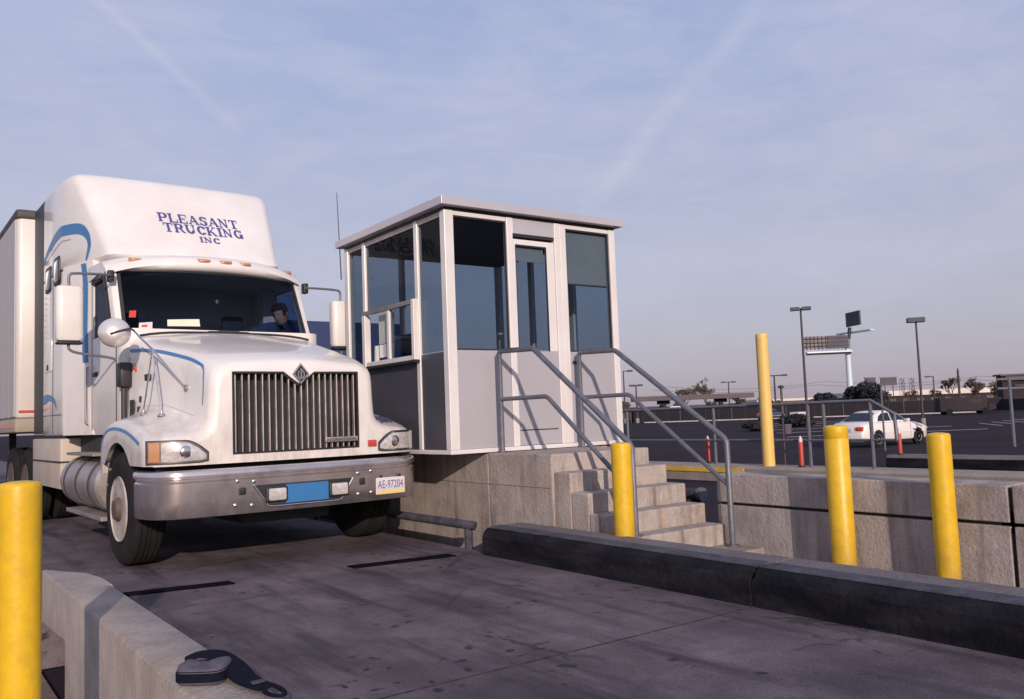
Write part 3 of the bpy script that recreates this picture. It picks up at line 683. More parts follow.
# rear and right mullions
post(5.05, 5.11, BY1 - 0.07, BY1 - 0.002); post(5.75, 5.82, BY1 - 0.07, BY1 - 0.002); post(BX1 - 0.06, BX1 - 0.002, 7.75, 7.83); post(BX1 - 0.06, BX1 - 0.002, 8.55, 8.62)
def rail(x0, x1, y0, y1, z0, z1, m='bwhite'):
    MB().box(x0, x1, y0, y1, z0, z1).build('window_rail', m, B, smooth=False, bevel=0.003)
rail(BX0 + 0.107, 5.078, BY0 + 0.012, BY0 + 0.06, 3.19, 3.233); rail(5.864, BX1 - 0.087, BY0 + 0.012, BY0 + 0.06, 3.19, 3.233)
for a, b_ in ((BY0 + 0.092, 7.598), (7.672, 8.798), (8.872, BY1 - 0.092)):
    rail(BX0 + 0.012, BX0 + 0.05, a, b_, 3.18, 3.233, 'alu')
# lower panels
def panel(x0, x1, y0, y1, z0, z1, m, nm='lower_panel'):
    return MB().box(x0, x1, y0, y1, z0, z1).build(nm, m, B, smooth=False, bevel=0.002)
panel(BX0 + 0.107, 5.078, BY0 + 0.016, BY0 + 0.05, 0.902, SILL, 'bpanel')
panel(5.864, BX1 - 0.087, BY0 + 0.016, BY0 + 0.05, 0.902, SILL, 'bpanel')
for a, b_ in ((BY0 + 0.092, 7.598), (7.672, 8.798), (8.872, BY1 - 0.092)):
    panel(BX0 + 0.016, BX0 + 0.05, a, b_, 0.902, SILL - 0.01, 'bdark')
for a, b_ in ((BX0 + 0.082, 5.048), (5.112, 5.748), (5.822, BX1 - 0.082)):
    panel(a, b_, BY1 - 0.05, BY1 - 0.016, 0.902, SILL, 'bpanel')
for a, b_ in ((BY0 + 0.082, 7.748), (7.832, 8.548), (8.622, BY1 - 0.082)):
    panel(BX1 - 0.05, BX1 - 0.016, a, b_, 0.902, SILL, 'bpanel')
# panes
def pane(x0, x1, y0, y1, z0=SILL + 0.002, z1=3.186, m='bglass', p=None):
    return MB().box(x0, x1, y0, y1, z0, z1).build('window_pane', m, p or B, smooth=False)
pane(BX0 + 0.107, 5.078, BY0 + 0.028, BY0 + 0.034); pane(5.864, BX1 - 0.087, BY0 + 0.028, BY0 + 0.034)
pane(BX0 + 0.028, BX0 + 0.034, BY0 + 0.092, 7.598, z1=3.178); pane(BX0 + 0.028, BX0 + 0.034, 8.872, BY1 - 0.092, z1=3.178); pane(BX0 + 0.028, BX0 + 0.034, 7.672, 8.798, 2.43, 3.178)
for a, b_ in ((BX0 + 0.082, 5.048), (5.112, 5.748), (5.822, BX1 - 0.082)): pane(a, b_, BY1 - 0.036, BY1 - 0.03, z1=3.2)
for a, b_ in ((BY0 + 0.082, 7.748), (7.832, 8.548), (8.622, BY1 - 0.082)): pane(BX1 - 0.036, BX1 - 0.03, a, b_, z1=3.2)
# black gasket lines round the two front windows
for a, b_ in ((BX0 + 0.107, 5.078), (5.864, BX1 - 0.087)):
    mb = MB()
    for (xa, xb, za, zb) in ((a, a + 0.012, SILL + .002, 3.188), (b_ - 0.012, b_, SILL + .002, 3.188), (a + .0125, b_ - .0125, 3.174, 3.188), (a + .0125, b_ - .0125, SILL + .002, SILL + 0.016)):
        mb.box(xa, xb, BY0 + 0.020, BY0 + 0.026, za, zb)
    mb.build('gasket', 'black', B, smooth=False)
# blinds
MB().box(5.875, BX1 - 0.10, BY0 + 0.06, BY0 + 0.066, 2.60, 3.17).build('roller_blind', 'blind', B, smooth=False)
MB().cyl((5.875, BY0 + 0.065, 2.60), (BX1 - 0.10, BY0 + 0.065, 2.60), 0.012, n=8).build('blind_bar', 'alu', B)
# door
D = MB().box(5.158, 5.698, BY0 + 0.018, BY0 + 0.055, 0.905, SILL).build('door', 'bpanel', B, smooth=False, bevel=0.003)
fr = MB()
for (xa, xb, za, zb) in ((5.158, 5.190, SILL + .001, 3.02), (5.60, 5.698, SILL + .001, 3.02), (5.1905, 5.5995, 2.965, 3.02)): fr.box(xa, xb, BY0 + 0.018, BY0 + 0.055, za, zb)
fr.build('door_frame', 'bwhite', D, smooth=False, bevel=0.003)
MB().box(5.202, 5.588, BY0 + 0.03, BY0 + 0.036, SILL + 0.012, 2.953).build('door_glass', 'bglass', D, smooth=False)
g = MB()
for (xa, xb, za, zb) in ((5.1905, 5.202, SILL + .001, 2.965), (5.588, 5.5995, SILL + .001, 2.965), (5.2025, 5.5875, 2.951, 2.965)): g.box(xa, xb, BY0 + 0.022, BY0 + 0.028, za, zb)
g.build('door_gasket', 'black', D, smooth=False)
MB().box(5.205, 5.585, BY0 + 0.062, BY0 + 0.068, 2.80, 2.95).build('door_blind', 'blind', D, smooth=False)
MB().box(5.17, 5.66, BY0 + 0.0135, BY0 + 0.0165, 1.052, 1.062).build('kick_plate_edge', 'black', D, smooth=False)
MB().box(5.158, 5.699, BY0 + 0.010, BY0 + 0.05, 3.075, 3.232).build('door_header', 'broof', B, smooth=False, bevel=0.003)
MB().box(5.158, 5.699, BY0 + 0.015, BY0 + 0.05, 3.045, 3.072).build('door_closer_channel', 'black', B, smooth=False)
MB().rbox(5.885, 5.975, BY0 - 0.012, BY0 + 0.012, 1.735, 1.765, 0.006).build('latch', 'black', B)
# sliding service window, standing a little proud of the kerb side
S = MB().box(BX0 - 0.045, BX0 - 0.002, 7.675, 8.795, 2.385, 2.43).build('service_window', 'alu', B, smooth=False, bevel=0.003)
m_ = MB()
m_.box(BX0 - 0.05, BX0 + 0.02, 7.62, 7.675, 1.81, 2.43).box(BX0 - 0.05, BX0 + 0.02, 8.73, 8.80, 1.81, 2.384).box(BX0 - 0.035, BX0 + 0.01, 8.18, 8.235, 1.86, 2.384).box(BX0 - 0.04, BX0 + 0.015, 7.676, 8.729, 1.81, 1.858)
m_.build('service_frame', 'bwhite', S, smooth=False, bevel=0.004)
MB().box(BX0 - 0.012, BX0 - 0.007, 7.676, 8.179, 1.859, 2.384).build('sliding_pane', 'bglass', S, smooth=False)
MB().box(BX0 - 0.060, BX0 + 0.0, 7.60, 8.82, 1.782, 1.806).build('service_sill', 'black', S, smooth=False)
# a white curtain behind the open leaf, gathered at the bottom
mb = MB(); rows = []
for i in range(15):
    u = i / 14; yy = 8.24 + 0.48 * u
    rows.append([(BX0 + 0.05 + 0.012 * math.sin(u * 26), yy, 1.87 if abs(u - 0.45) > 0.25 else 1.90), (BX0 + 0.05 + 0.012 * math.sin(u * 26 + 1), yy, 2.02 - 0.12 * math.cos(min(1, abs(u - 0.45) / 0.33) * math.pi) * 0.0 + (0.02))])
mb.loft(rows, closed=False)
mb.build('curtain', 'curtain', S)
mb = MB(); mb.box(BX0 + 0.06, BX0 + 0.066, 8.25, 8.60, 2.05, 2.37); mb.build('notice_sheet', 'blind', S, smooth=False)
# desk, chair back and shelf inside
MB().box(BX0 + 0.08, BX0 + 0.55, 7.3, 9.1, 1.78, 1.81).box(BX0 + 0.1, BX0 + 0.5, 7.35, 7.4, 0.92, 1.779).box(BX0 + 0.1, BX0 + 0.5, 9.0, 9.05, 0.92, 1.779).build('desk', 'bceil', B, smooth=False)
MB().rbox(4.95, 5.02, 8.75, 9.15, 1.82, 2.22, 0.02).build('cash_register', 'black', B)
A_ = MB().cyl((BX0 + 0.0, 9.42, 2.9), (BX0 - 0.035, 9.42, 3.95), 0.008, 0.004, 8).build('whip_antenna', 'poledark', B)

# ================================================================== THE TRUCK
XC = 2.94                      # centre line of the tractor
T = thing('semi_truck', (XC, 8.3, 0), 'white conventional semi truck tractor with blue stripes and a driver at the wheel', 'truck')
def lerp(a, b, t): return a + (b - a) * t
def interp(x, tab):
    if x <= tab[0][0]: return tab[0][1]
    for (a, va), (b, vb) in zip(tab, tab[1:]):
        if x <= b: return lerp(va, vb, (x - a) / (b - a))
    return tab[-1][1]
def yfront(ax):                # how far back the nose is at a distance ax from the centre line
    y = 7.40 + 0.035 * (ax / 0.8) ** 2
    if ax > 0.97: y += 0.10 * ((ax - 0.97) / 0.30) ** 2
    return y
W_ = 1.272                     # fender half width
def hood_profile(y, ins=0.0):
    s = (y - 7.4) / 1.75
    zt = interp(y, [(7.4, 1.775), (7.7, 1.875), (8.2, 1.99), (8.8, 2.11), (9.15, 2.19)])
    w = interp(y, [(7.4, 0.770), (8.0, 0.825), (9.15, 1.0)])
    zf = interp(y, [(7.4, 1.145), (7.6, 1.195), (7.9, 1.265), (8.3, 1.335), (8.7, 1.335), (8.95, 1.29), (9.15, 1.20)])
    Wf = interp(y, [(7.4, W_), (8.9, W_), (9.15, W_ - 0.01)])
    zt -= ins; w -= ins; Wf -= ins * 0.8; zf -= ins * 0.8
    P = [(0, zt), (0.2 * w, zt - 0.002), (0.4 * w, zt - 0.010), (0.6, zt - 0.028 - 0.0 * s), (0.88 * w, zt - 0.055), (0.95 * w, zt - 0.085), (0.985 * w, zt - 0.13), (w, zt - 0.20),
         (w + 0.004, lerp(zt - .2, zf + .12, .33)), (w + 0.010, lerp(zt - .2, zf + .12, .66)), (w + 0.018, zf + 0.13), (w + 0.045, zf + 0.065), (w + 0.10, zf + 0.022), (w + 0.19, zf - 0.004),
         (lerp(w + .19, Wf - .09, .6), zf - 0.016), (Wf - 0.075, zf - 0.028), (Wf - 0.030, zf - 0.048), (Wf - 0.008, zf - 0.08), (Wf, zf - 0.13)]
    return P
ARC_Y, ARC_Z, ARC_R = 8.50, 0.50, 0.600
def zbot(y):
    d = y - ARC_Y
    if abs(d) < ARC_R - 0.02: return max(0.90, ARC_Z + math.sqrt(ARC_R ** 2 - d ** 2))
    return 0.90 if y < ARC_Y else 0.80
hood = MB()
ring_ys = []
RR = 0.07
steps = [(RR * (1 - math.cos(R(a))), RR * (1 - math.sin(R(a)))) for a in (0, 18, 36, 54, 72, 90)]
body_ys = [7.56, 7.66, 7.76, 7.84, 7.89, 7.92, 7.95, 8.0, 8.07, 8.16, 8.26, 8.38, 8.5, 8.62, 8.74, 8.84, 8.93, 9.0, 9.05, 9.08, 9.11, 9.15]
hoodf = MB()
for sgn in (-1, 1):
    rings = []
    for d, ins in steps:
        prof = hood_profile(7.4 + d, ins); rings.append([(XC + sgn * x, yfront(x) + d, z) for x, z in prof] )
    for yb in body_ys:
        prof = hood_profile(yb)
        ring = []
        for x, z in prof:
            y = max(yb, yfront(x) + RR + (yb - 7.5) * 0.0 + 0.002 * body_ys.index(yb))
            # stretch the grid evenly behind the curved nose
            y0 = yfront(x) + RR; y = y0 + (9.15 - y0) * ((yb - 7.50) / (9.15 - 7.50))
            ring.append((XC + sgn * x, y, interp(y, [(7.4, 0)]) + z))
        rings.append(ring)
    # lower side wall down to the wheel arch
    for r in rings:
        x, y, z = r[-1]
        zb = zbot(y)
        r.append((x, y, lerp(z, zb, 0.5))); r.append((x, y, zb + 0.0))
        if y > 7.62: r.append((x - sgn * 0.05, y, zb + 0.01))
        else: r.append((x - sgn * 0.05, y, zb))
    hood.loft(rings, closed=False)
    # front face below the rounded edge
    r0 = rings[0]
    for j in range(len(r0) - 4):
        a, b_ = r0[j], r0[j + 1]
        ax0, ax1 = abs(a[0] - XC), abs(b_[0] - XC)
        if abs(ax0 - ax1) < 1e-4: continue
        segs = [(0.895, 0.965), (1.675, None)] if ax1 <= 0.601 else [(0.895, 1.05), (1.05, None)] if ax0 > 0.8 else [(0.895, 0.965), (0.965, 1.05), (1.05, None)]
        for z0, z1 in segs:
            za = a[2] if z1 is None else min(z1, a[2]); zb_ = b_[2] if z1 is None else min(z1, b_[2])
            hood.add([(a[0], a[1], z0), (b_[0], b_[1], z0), (b_[0], b_[1], zb_), (a[0], a[1], za)], [(0, 1, 2, 3)])
hood_bvh = bvh_of(hood)
HB = hood.build('hood', 'white', T, angle=42)
# lower lip and cowl
MB().box(XC - 0.62, XC + 0.62, 7.56, 7.60, 0.93, 1.70).build('grille_backing', 'black', T, smooth=False)
# fender liner and splash panel behind the wheel
for sgn in (-1, 1):
    mb = MB(); rings = []
    for k in range(13):
        a = R(180 - 188 * k / 12 - 4)
        y, z = ARC_Y - ARC_R * math.cos(math.pi - a) * -1 * -1, ARC_Z + ARC_R * math.sin(a)
        rings.append([(XC + sgn * (W_ - 0.045), y, max(z, 0.46)), (XC + sgn * 0.72, y, max(z, 0.46)), (XC + sgn * 0.72, y + 0.001, max(z, 0.46) + 0.012), (XC + sgn * (W_ - 0.045), y + 0.001, max(z, 0.46) + 0.012)])
    mb.loft(rings); mb.build('wheel_arch_liner', 'under', T)
    mb = MB(); rings = []
    for k in range(7):
        a = R(-4 + 52 * k / 6); rings.append([(XC + sgn * (W_ - 0.05), ARC_Y + 0.60 * math.cos(a), ARC_Z + 0.60 * math.sin(a)), (XC + sgn * (W_ - 0.38), ARC_Y + 0.60 * math.cos(a), ARC_Z + 0.60 * math.sin(a)), (XC + sgn * (W_ - 0.38), ARC_Y + 0.612 * math.cos(a), ARC_Z + 0.612 * math.sin(a)), (XC + sgn * (W_ - 0.05), ARC_Y + 0.612 * math.cos(a), ARC_Z + 0.612 * math.sin(a))])
    mb.loft(rings, True, True); mb.build('splash_panel', 'white_dirty', T)

# grille: chrome frame with a V notch for the emblem, 21 upright bars
GY = 7.405
gx0, gx1, gz0, gz1 = XC - 0.598, XC + 0.598, 0.967, 1.672
G = MB()
for xa, xb in ((gx0 - 0.005, gx0 + 0.014), (gx1 - 0.014, gx1 + 0.005)):
    G.box(xa, xb, 7.425, 7.56, gz0, gz1)
G.box(gx0 + 0.0142, gx1 - 0.0142, 7.425, 7.56, gz0 - 0.005, gz0 + 0.012)
for s_ in (-1, 1):
    G.prism([(XC + s_ * 0.592, 7.46), (XC + s_ * 0.592, 7.50)] if False else [(XC + s_ * 0.5835, gz1 - 0.014), (XC + s_ * 0.5835, gz1 + 0.004), (XC + s_ * 0.15, gz1 + 0.004), (XC + s_ * 0.06, gz1 - 0.065), (XC + s_ * 0.005, gz1 - 0.11), (XC + s_ * 0.005, gz1 - 0.128), (XC + s_ * 0.07, gz1 - 0.080), (XC + s_ * 0.155, gz1 - 0.014)], 1, 7.405, 7.50)
GR = G.build('grille_frame', 'black', T, smooth=False)
# white infill of the V notch above the frame
MB().prism([(XC - 0.15, gz1 + 0.006), (XC + 0.15, gz1 + 0.006), (XC + 0.06, gz1 - 0.062), (XC, gz1 - 0.105), (XC - 0.06, gz1 - 0.062)], 1, 7.392, 7.47).build('grille_notch', 'white', T, smooth=False)
n_b = 20
for i in range(n_b):
    x = gx0 + 0.035 + (gx1 - gx0 - 0.07) * (i / (n_b - 1))
    ztop = gz1 - 0.016
    d = abs(x - XC)
    if d < 0.155: ztop = gz1 - 0.016 - (0.155 - d) / 0.15 * 0.105
    yb = 7.40 + 0.055 * (d / 0.8) ** 2
    MB().box(x - 0.0058, x + 0.0058, yb + 0.012, yb + 0.05, gz0 + 0.013, ztop).build('grille_bar', 'barmetal', GR, smooth=False, bevel=0.003)
# emblem: a diamond with a ring
E_ = MB(); cz = 1.655
dia = lambda w, h: [(XC + 0.01, cz - h), (XC + 0.01 + w, cz), (XC + 0.01, cz + h), (XC + 0.01 - w, cz)]
E_.prism(dia(0.080, 0.098), 1, 7.372, 7.39)
EM = E_.build('emblem', 'chrome', T, smooth=False, bevel=0.004)
MB().prism(dia(0.060, 0.074), 1, 7.3695, 7.3725).build('emblem_field', 'under', EM, smooth=False)
mb = MB(); mb.box(XC + 0.004, XC + 0.016, 7.366, 7.3700, cz - 0.045, cz + 0.020)
mb.build('emblem_stem', 'chrome', EM, smooth=False)
mb = MB(); mb.cyl((XC + 0.01, 7.366, cz + 0.034), (XC + 0.01, 7.370, cz + 0.034), 0.010, n=12); mb.build('emblem_dot', 'chrome', EM)
# side arms of the emblem ring
mb = MB()
for k in range(20):
    a0, a1 = 2 * math.pi * k / 20, 2 * math.pi * (k + 1) / 20
    if 1.2 < a0 < 1.9 or 4.4 < a0 < 5.0: continue
    q = [(XC + 0.01 + r * math.cos(a) * 0.8, 7.367, cz - 0.008 + r * math.sin(a)) for r, a in ((0.042, a0), (0.042, a1), (0.030, a1), (0.030, a0))]
    mb.add(q, [(0, 1, 2, 3)])
mb.build('emblem_ring', 'chrome', EM, smooth=False)
# badge on the grille, low on the right: small bright plate with raised letters
BD = MB().rbox(XC + 0.245, XC + 0.575, 7.395, 7.415, 1.030, 1.075, 0.006, axis=1).build('grille_badge', 'alu', T)
vs, fs = text_mesh('INTERNATIONAL', 0.040)
xs = [v.x for v in vs]; wsc = 0.30 / (max(xs) - min(xs))
mb = MB(); mb.add([(XC + 0.41 + v.x * wsc, 7.3935, 1.052 + v.y * 0.85) for v in vs], fs); mb.build('badge_lettering', 'under', BD, smooth=False)

# headlights
def patch(x0, x1, top, bot, off, nx=14, nz=5, thick=None):
    # a shape given by its top and bottom curves, lying on the nose, pushed out by off
    mb = MB(); rows = []
    for i in range(nx + 1):
        u = i / nx; x = lerp(x0, x1, u); rows.append([(XC + x, yfront(abs(x)) - (off(u, k / nz) if callable(off) else off), lerp(bot(u), top(u), k / nz)) for k in range(nz + 1)])
    n = nz + 1; vs = [p for r in rows for p in r]; fs = [(i * n + k, (i + 1) * n + k, (i + 1) * n + k + 1, i * n + k + 1) for i in range(nx) for k in range(nz)]
    return mb.add(vs, fs)
for s_ in (-1, 1):
    tf = lambda u: 1.100 - 0.004 * u - (0.105 * max(0, (u - 0.62) / 0.38) ** 1.6); bf = lambda u: 0.925 + 0.002 * u + 0.012 * max(0, (u - .8) / .2) ** 2
    bz = patch(s_ * 1.268, s_ * 0.800, lambda u: tf(u) + 0.012, lambda u: bf(u) - 0.012, 0.010, 18, 4)
    H = bz.build('headlight', 'black', T)
    H['label'] = 'rounded headlight unit on the driver side' if s_ > 0 else 'rounded headlight unit with amber corner lamp'
    bulge = lambda u, v: 0.014 + 0.014 * math.sin(math.pi * min(1, max(0, u))) * math.sin(math.pi * v)
    u1 = 0.21
    rim = patch(s_ * 1.258, s_ * 0.812, lambda u: tf(u) + 0.002, lambda u: bf(u) - 0.002, 0.0125, 18, 4); rim.build('lamp_bezel', 'chrome', H)
    if s_ > 0: u1 = 0.03
    lx0, lx1 = lerp(-1.258, -0.812, u1), -0.822
    patch(s_ * -lx0, s_ * -lx1, lambda u: tf(u1 + (1 - u1) * u) - 0.010, lambda u: bf(u1 + (1 - u1) * u) + 0.010, bulge, 16, 8).build('headlamp_lens', 'lens', H)
    (s_ < 0) and patch(s_ * 1.250, s_ * -(lx0 - 0.012), lambda u: tf(0) - 0.008, lambda u: bf(0) + 0.010, lambda u, v: 0.014 + 0.010 * math.sin(math.pi * v), 6, 6).build('turn_signal', 'amber', H)
    # reflector bowl seen through the lens
    cxl = XC + s_ * 0.98; mb = MB()
    mb.lathe([(-0.032, 0.012), (-0.030, 0.03), (-0.026, 0.047), (-0.018, 0.055)], (cxl, yfront(0.98) - 0.0, 1.010), 1, 20)
    mb.build('reflector', 'chrome', H)
MB().rbox(XC + 0.690, XC + 0.782, yfront(0.73) - 0.014, yfront(0.73) + 0.02, 0.968, 1.030, 0.008, axis=1).build('side_marker', 'amber' if False else 'orange', T)

# bumper: swept path in plan, moulded section
def bumper_path():
    pts = []
    for i in range(-40, 41):
        x = i / 40 * 1.280; ax = abs(x)
        y = 7.300 + 0.05 * (ax / 0.9) ** 2
        if ax > 1.03: y += 0.30 * (1 - math.sqrt(max(0, 1 - ((ax - 1.03) / 0.25) ** 2)))
        pts.append((x, y))
    pts = [(-1.283, 7.85), (-1.283, 7.72)] + pts + [(1.283, 7.72), (1.283, 7.85)]
    return pts
bp = bumper_path(); sec = [(0.035, 0.465), (0.004, 0.470), (0.0, 0.478), (-0.006, 0.60), (-0.006, 0.755), (0.008, 0.768), (0.008, 0.785), (-0.012, 0.800), (-0.014, 0.835), (-0.004, 0.852), (0.02, 0.860), (0.06, 0.860), (0.06, 0.465)]
rings = []
for i, (x, y) in enumerate(bp):
    d = Vector(bp[min(i + 1, len(bp) - 1)]) - Vector(bp[max(i - 1, 0)]); d.normalize(); n = Vector((-d.y, d.x))   # pointing backwards
    rings.append([(XC + x + n.x * o_, y + n.y * o_, z) for o_, z in sec])
mb = MB(); mb.loft(rings, True, True); BU = mb.build('bumper', 'brushed', T, angle=40)
yb = lambda x: 7.300 + 0.05 * (abs(x) / 0.9) ** 2 - 0.006
def bpatch(poly_top, poly_bot, x0, x1, off, n=14):
    mb = MB(); rows = []
    for i in range(n + 1):
        x = lerp(x0, x1, i / n); rows += [(XC + x, yb(x) - off, poly_bot(x)), (XC + x, yb(x) - off, poly_top(x))]
    return mb.add(rows, [(2 * i, 2 * i + 2, 2 * i + 3, 2 * i + 1) for i in range(n)])
tb = lambda x: 0.515 + max(0, (abs(x) - 0.34) / 0.10) * 0.165
bpatch(lambda x: 0.700, tb, -0.45, 0.45, 0.002, 24).build('bumper_recess', 'black', BU, smooth=False)
BP = bpatch(lambda x: 0.688, lambda x: max(tb(x) + 0.014, 0.530), -0.185, 0.215, 0.004, 24).build('blue_panel', 'blue', BU, smooth=False)
mb = MB()
for sgn in (-1, 1):
    mb.tube([(XC + sgn * 0.465, yb(.46) - 0.006, 0.70), (XC + sgn * 0.40, yb(.40) - 0.006, 0.605), (XC + sgn * 0.345, yb(.35) - 0.006, 0.520), (XC + sgn * 0.30, yb(.3) - 0.006, 0.511), (XC, yb(0) - 0.006, 0.511)], 0.008, 8)
mb.build('recess_rim', 'chrome', BU)
for sx in (-0.27, 0.315):
    F = MB().rbox(XC + sx - 0.098, XC + sx + 0.098, yb(.3) - 0.030, yb(.3) - 0.002, 0.548, 0.678, 0.018, axis=1).build('fog_lamp', 'black', BU)
    MB().rbox(XC + sx - 0.078, XC + sx + 0.078, yb(.3) - 0.040, yb(.3) - 0.030, 0.562, 0.664, 0.014, axis=1).build('fog_lamp_lens', 'lens', F)
for sx in (-0.56, 0.56):
    MB().rbox(XC + sx - 0.033, XC + sx + 0.033, yb(.56) - 0.0035, yb(.56) + 0.01, 0.625, 0.690, 0.012, axis=1).build('tow_hook_hole', 'black', BU)
for k, (bx, bz) in enumerate(((-0.60, 0.745), (-0.46, 0.735), (-0.62, 0.545), (-0.48, 0.535), (0.52, 0.735), (0.66, 0.745), (0.52, 0.545), (0.66, 0.550))):
    MB().lathe([(0.004, 0.017), (-0.006, 0.015), (-0.010, 0.008)], (XC + bx, yb(bx), bz), 1, 12).build('bumper_bolt', 'chrome', BU)
# number plate
px = 0.865
P_ = MB().rbox(XC + px - 0.155, XC + px + 0.155, yb(px) - 0.016, yb(px) - 0.008, 0.520, 0.675, 0.008, axis=1).build('number_plate', 'plate', T)
MB().box(XC + px - 0.148, XC + px + 0.148, yb(px) - 0.0175, yb(px) - 0.0163, 0.526, 0.552).build('plate_band', 'plateyellow', P_, smooth=False)
vs, fs = text_mesh('AE-97204', 0.105); xs = [v.x for v in vs]; wsc = 0.27 / (max(xs) - min(xs))
MB().add([(XC + px + v.x * wsc, yb(px) - 0.0178, 0.607 + v.y) for v in vs], fs).build('plate_number', 'navy', P_, smooth=False)
for sx in (-0.10, 0.10): MB().cyl((XC + px + sx, yb(px) - 0.02, 0.688), (XC + px + sx, yb(px) + 0.01, 0.688), 0.013, n=10).build('plate_bolt', 'black', P_)
# dark gap and chassis behind the bumper
MB().box(XC - 1.16, XC + 1.16, 7.62, 7.70, 0.50, 0.94).build('radiator_support', 'under', T, smooth=False)
MB().box(XC - 0.46, XC + 0.46, 7.66, 15.9, 0.55, 0.85).box(XC - 0.40, XC + 0.40, 7.7, 10.5, 0.34, 0.6).build('chassis_frame', 'under', T, smooth=False)
MB().cyl((XC - 0.95, 8.47, 0.50), (XC + 0.95, 8.47, 0.50), 0.06).build('front_axle', 'under', T)

# wheels
def wheel(cx, cy, sgn, r=0.505, w=0.285, front=True, name='wheel', rimmat='white'):
    # sgn: direction of the outer side along X
    prof = [(-w / 2 + .012, 0.30), (-w / 2, 0.34), (-w / 2, r - 0.06), (-w / 2 + 0.02, r - 0.02), (-w / 2 + 0.045, r), (-0.075, r), (-0.072, r - .014), (-0.062, r - .014), (-0.059, r), (-0.026, r), (-0.023, r - .014), (-0.013, r - .014), (-0.010, r), (0.010, r), (0.013, r - .014), (0.023, r - .014), (0.026, r), (0.059, r), (0.062, r - .014), (0.072, r - .014), (0.075, r), (w / 2 - 0.045, r), (w / 2 - 0.02, r - 0.02), (w / 2, r - 0.06), (w / 2 + 0.004, 0.42), (w / 2, 0.34), (w / 2 - .012, 0.30)]
    mb = MB(); mb.lathe([(a * sgn, b_) for a, b_ in prof], (cx, cy, r), 0, 48)
    # tread grooves
    o = mb.build(name, 'rubber', T, angle=50)
    for gx in (-0.07, -0.024, 0.024, 0.07):
        pass
    if front: rp_ = [(w / 2 - 0.004, 0.292), (w / 2 + 0.008, 0.285), (w / 2 - 0.01, 0.272), (0.045, 0.262), (-0.01, 0.250), (-0.02, 0.246)]
    else: rp_ = [(w / 2 - 0.004, 0.292), (w / 2 + 0.006, 0.285), (w / 2 - 0.02, 0.272), (-0.04, 0.262), (-0.10, 0.24), (-0.10, 0.19), (-0.08, 0.165), (-0.05, 0.12), (0.06, 0.11), (0.10, 0.10), (0.11, 0.03)]
    mb = MB(); mb.lathe([(a * sgn, b_) for a, b_ in rp_], (cx, cy, r), 0, 48); rim = mb.build('rim', rimmat, o, angle=35)
    if front:
        mb = MB(); mb.lathe([(a * sgn, b_) for a, b_ in [(-0.019, 0.247), (-0.015, 0.20), (0.03, 0.175), (0.05, 0.125), (0.09, 0.115), (0.15, 0.105), (0.185, 0.085), (0.19, 0.03)]], (cx, cy, r), 0, 40); mb.build('hub', 'hubbrown', o)
    mb = MB()
    for k in range(10):
        a = 2 * math.pi * k / 10; rr_ = 0.142; c_ = Vector((0, math.cos(a) * rr_, math.sin(a) * rr_)); b0 = 0.035 if front else -0.085
        mb.cyl((cx + sgn * b0, cy + c_.y, r + c_.z), (cx + sgn * (b0 + 0.05), cy + c_.y, r + c_.z), 0.016, n=6)
    mb.build('wheel_nuts', 'alu', o)
    mb = MB()
    for k in range(5):
        a = 2 * math.pi * (k + .25) / 5; c_ = (math.cos(a) * .222, math.sin(a) * .222)
        b0 = -0.016 if front else -0.098
        mb.cyl((cx + sgn * (b0 - .01), cy + c_[0], r + c_[1]), (cx + sgn * (b0 + 0.002), cy + c_[0], r + c_[1]), 0.026, n=14)
    mb.build('hand_hole', 'under', o)
    return o
for s_ in (-1, 1):
    wheel(XC + s_ * (1.262 - 0.1425), 8.47, s_, name='front_wheel', rimmat='rimgrey')
    for yy in (13.95, 15.25):
        wheel(XC + s_ * (1.20 - 0.14), yy, s_, front=False, name='drive_wheel', rimmat='hubbrown')
        wheel(XC + s_ * (1.20 - 0.46), yy, -s_, front=False, name='inner_drive_wheel', rimmat='under')

# cab: lower body, door, pillars, roof
CW = 1.06
cab = MB()
def cab_outline(z, y0=9.14, w=CW):
    pts = []
    for k in range(6): a = R(180 + 90 * k / 5); pts.append((-w + 0.16 + 0.16 * math.cos(a), y0 + 0.16 + 0.16 * math.sin(a)))
    for k in range(6): a = R(270 + 90 * k / 5); pts.append((w - 0.16 + 0.16 * math.cos(a), y0 + 0.16 + 0.16 * math.sin(a)))
    pts += [(w, 11.1), (-w, 11.1)]
    return [(XC + x, y, z) for x, y in pts]
cab.loft([cab_outline(1.17, w=CW - 0.02), cab_outline(1.25), cab_outline(2.22, 9.16)], True, False)
cab.build('cab_body', 'white', T, angle=40)
wx = lambda x: 0.27 * (abs(x) / 1.02) ** 2          # windscreen curvature in plan
# windscreen (two curved halves)
def screen(x0, x1, name, off=0.0, m='wglass', z0=2.175, z1=2.93, par=None, n=10, nz=5):
    mb = MB(); rows = []
    for i in range(n + 1):
        x = lerp(x0, x1, i / n)
        for k in range(nz + 1):
            v = k / nz; z = lerp(z0, z1, v) - 0.03 * (abs(x) / 1.0) ** 2 * v
            y = 9.135 + wx(x) + 0.37 * (z - 2.175) / 0.75; rows.append((XC + x * (1 - 0.015 * v), y - off, z))
    m_ = nz + 1
    mb.add(rows, [(i * m_ + k, (i + 1) * m_ + k, (i + 1) * m_ + k + 1, i * m_ + k + 1) for i in range(n) for k in range(nz)])
    return mb.build(name, m, par or T)
WS = screen(-0.995, 0.995, 'windscreen', n=20)
screen(-1.0, 1.0, 'screen_top_seal', 0.006, 'black', 2.875, 2.935, WS, 20, 1)
screen(-1.0, 1.0, 'screen_bottom_seal', 0.006, 'black', 2.165, 2.215, WS, 20, 1)
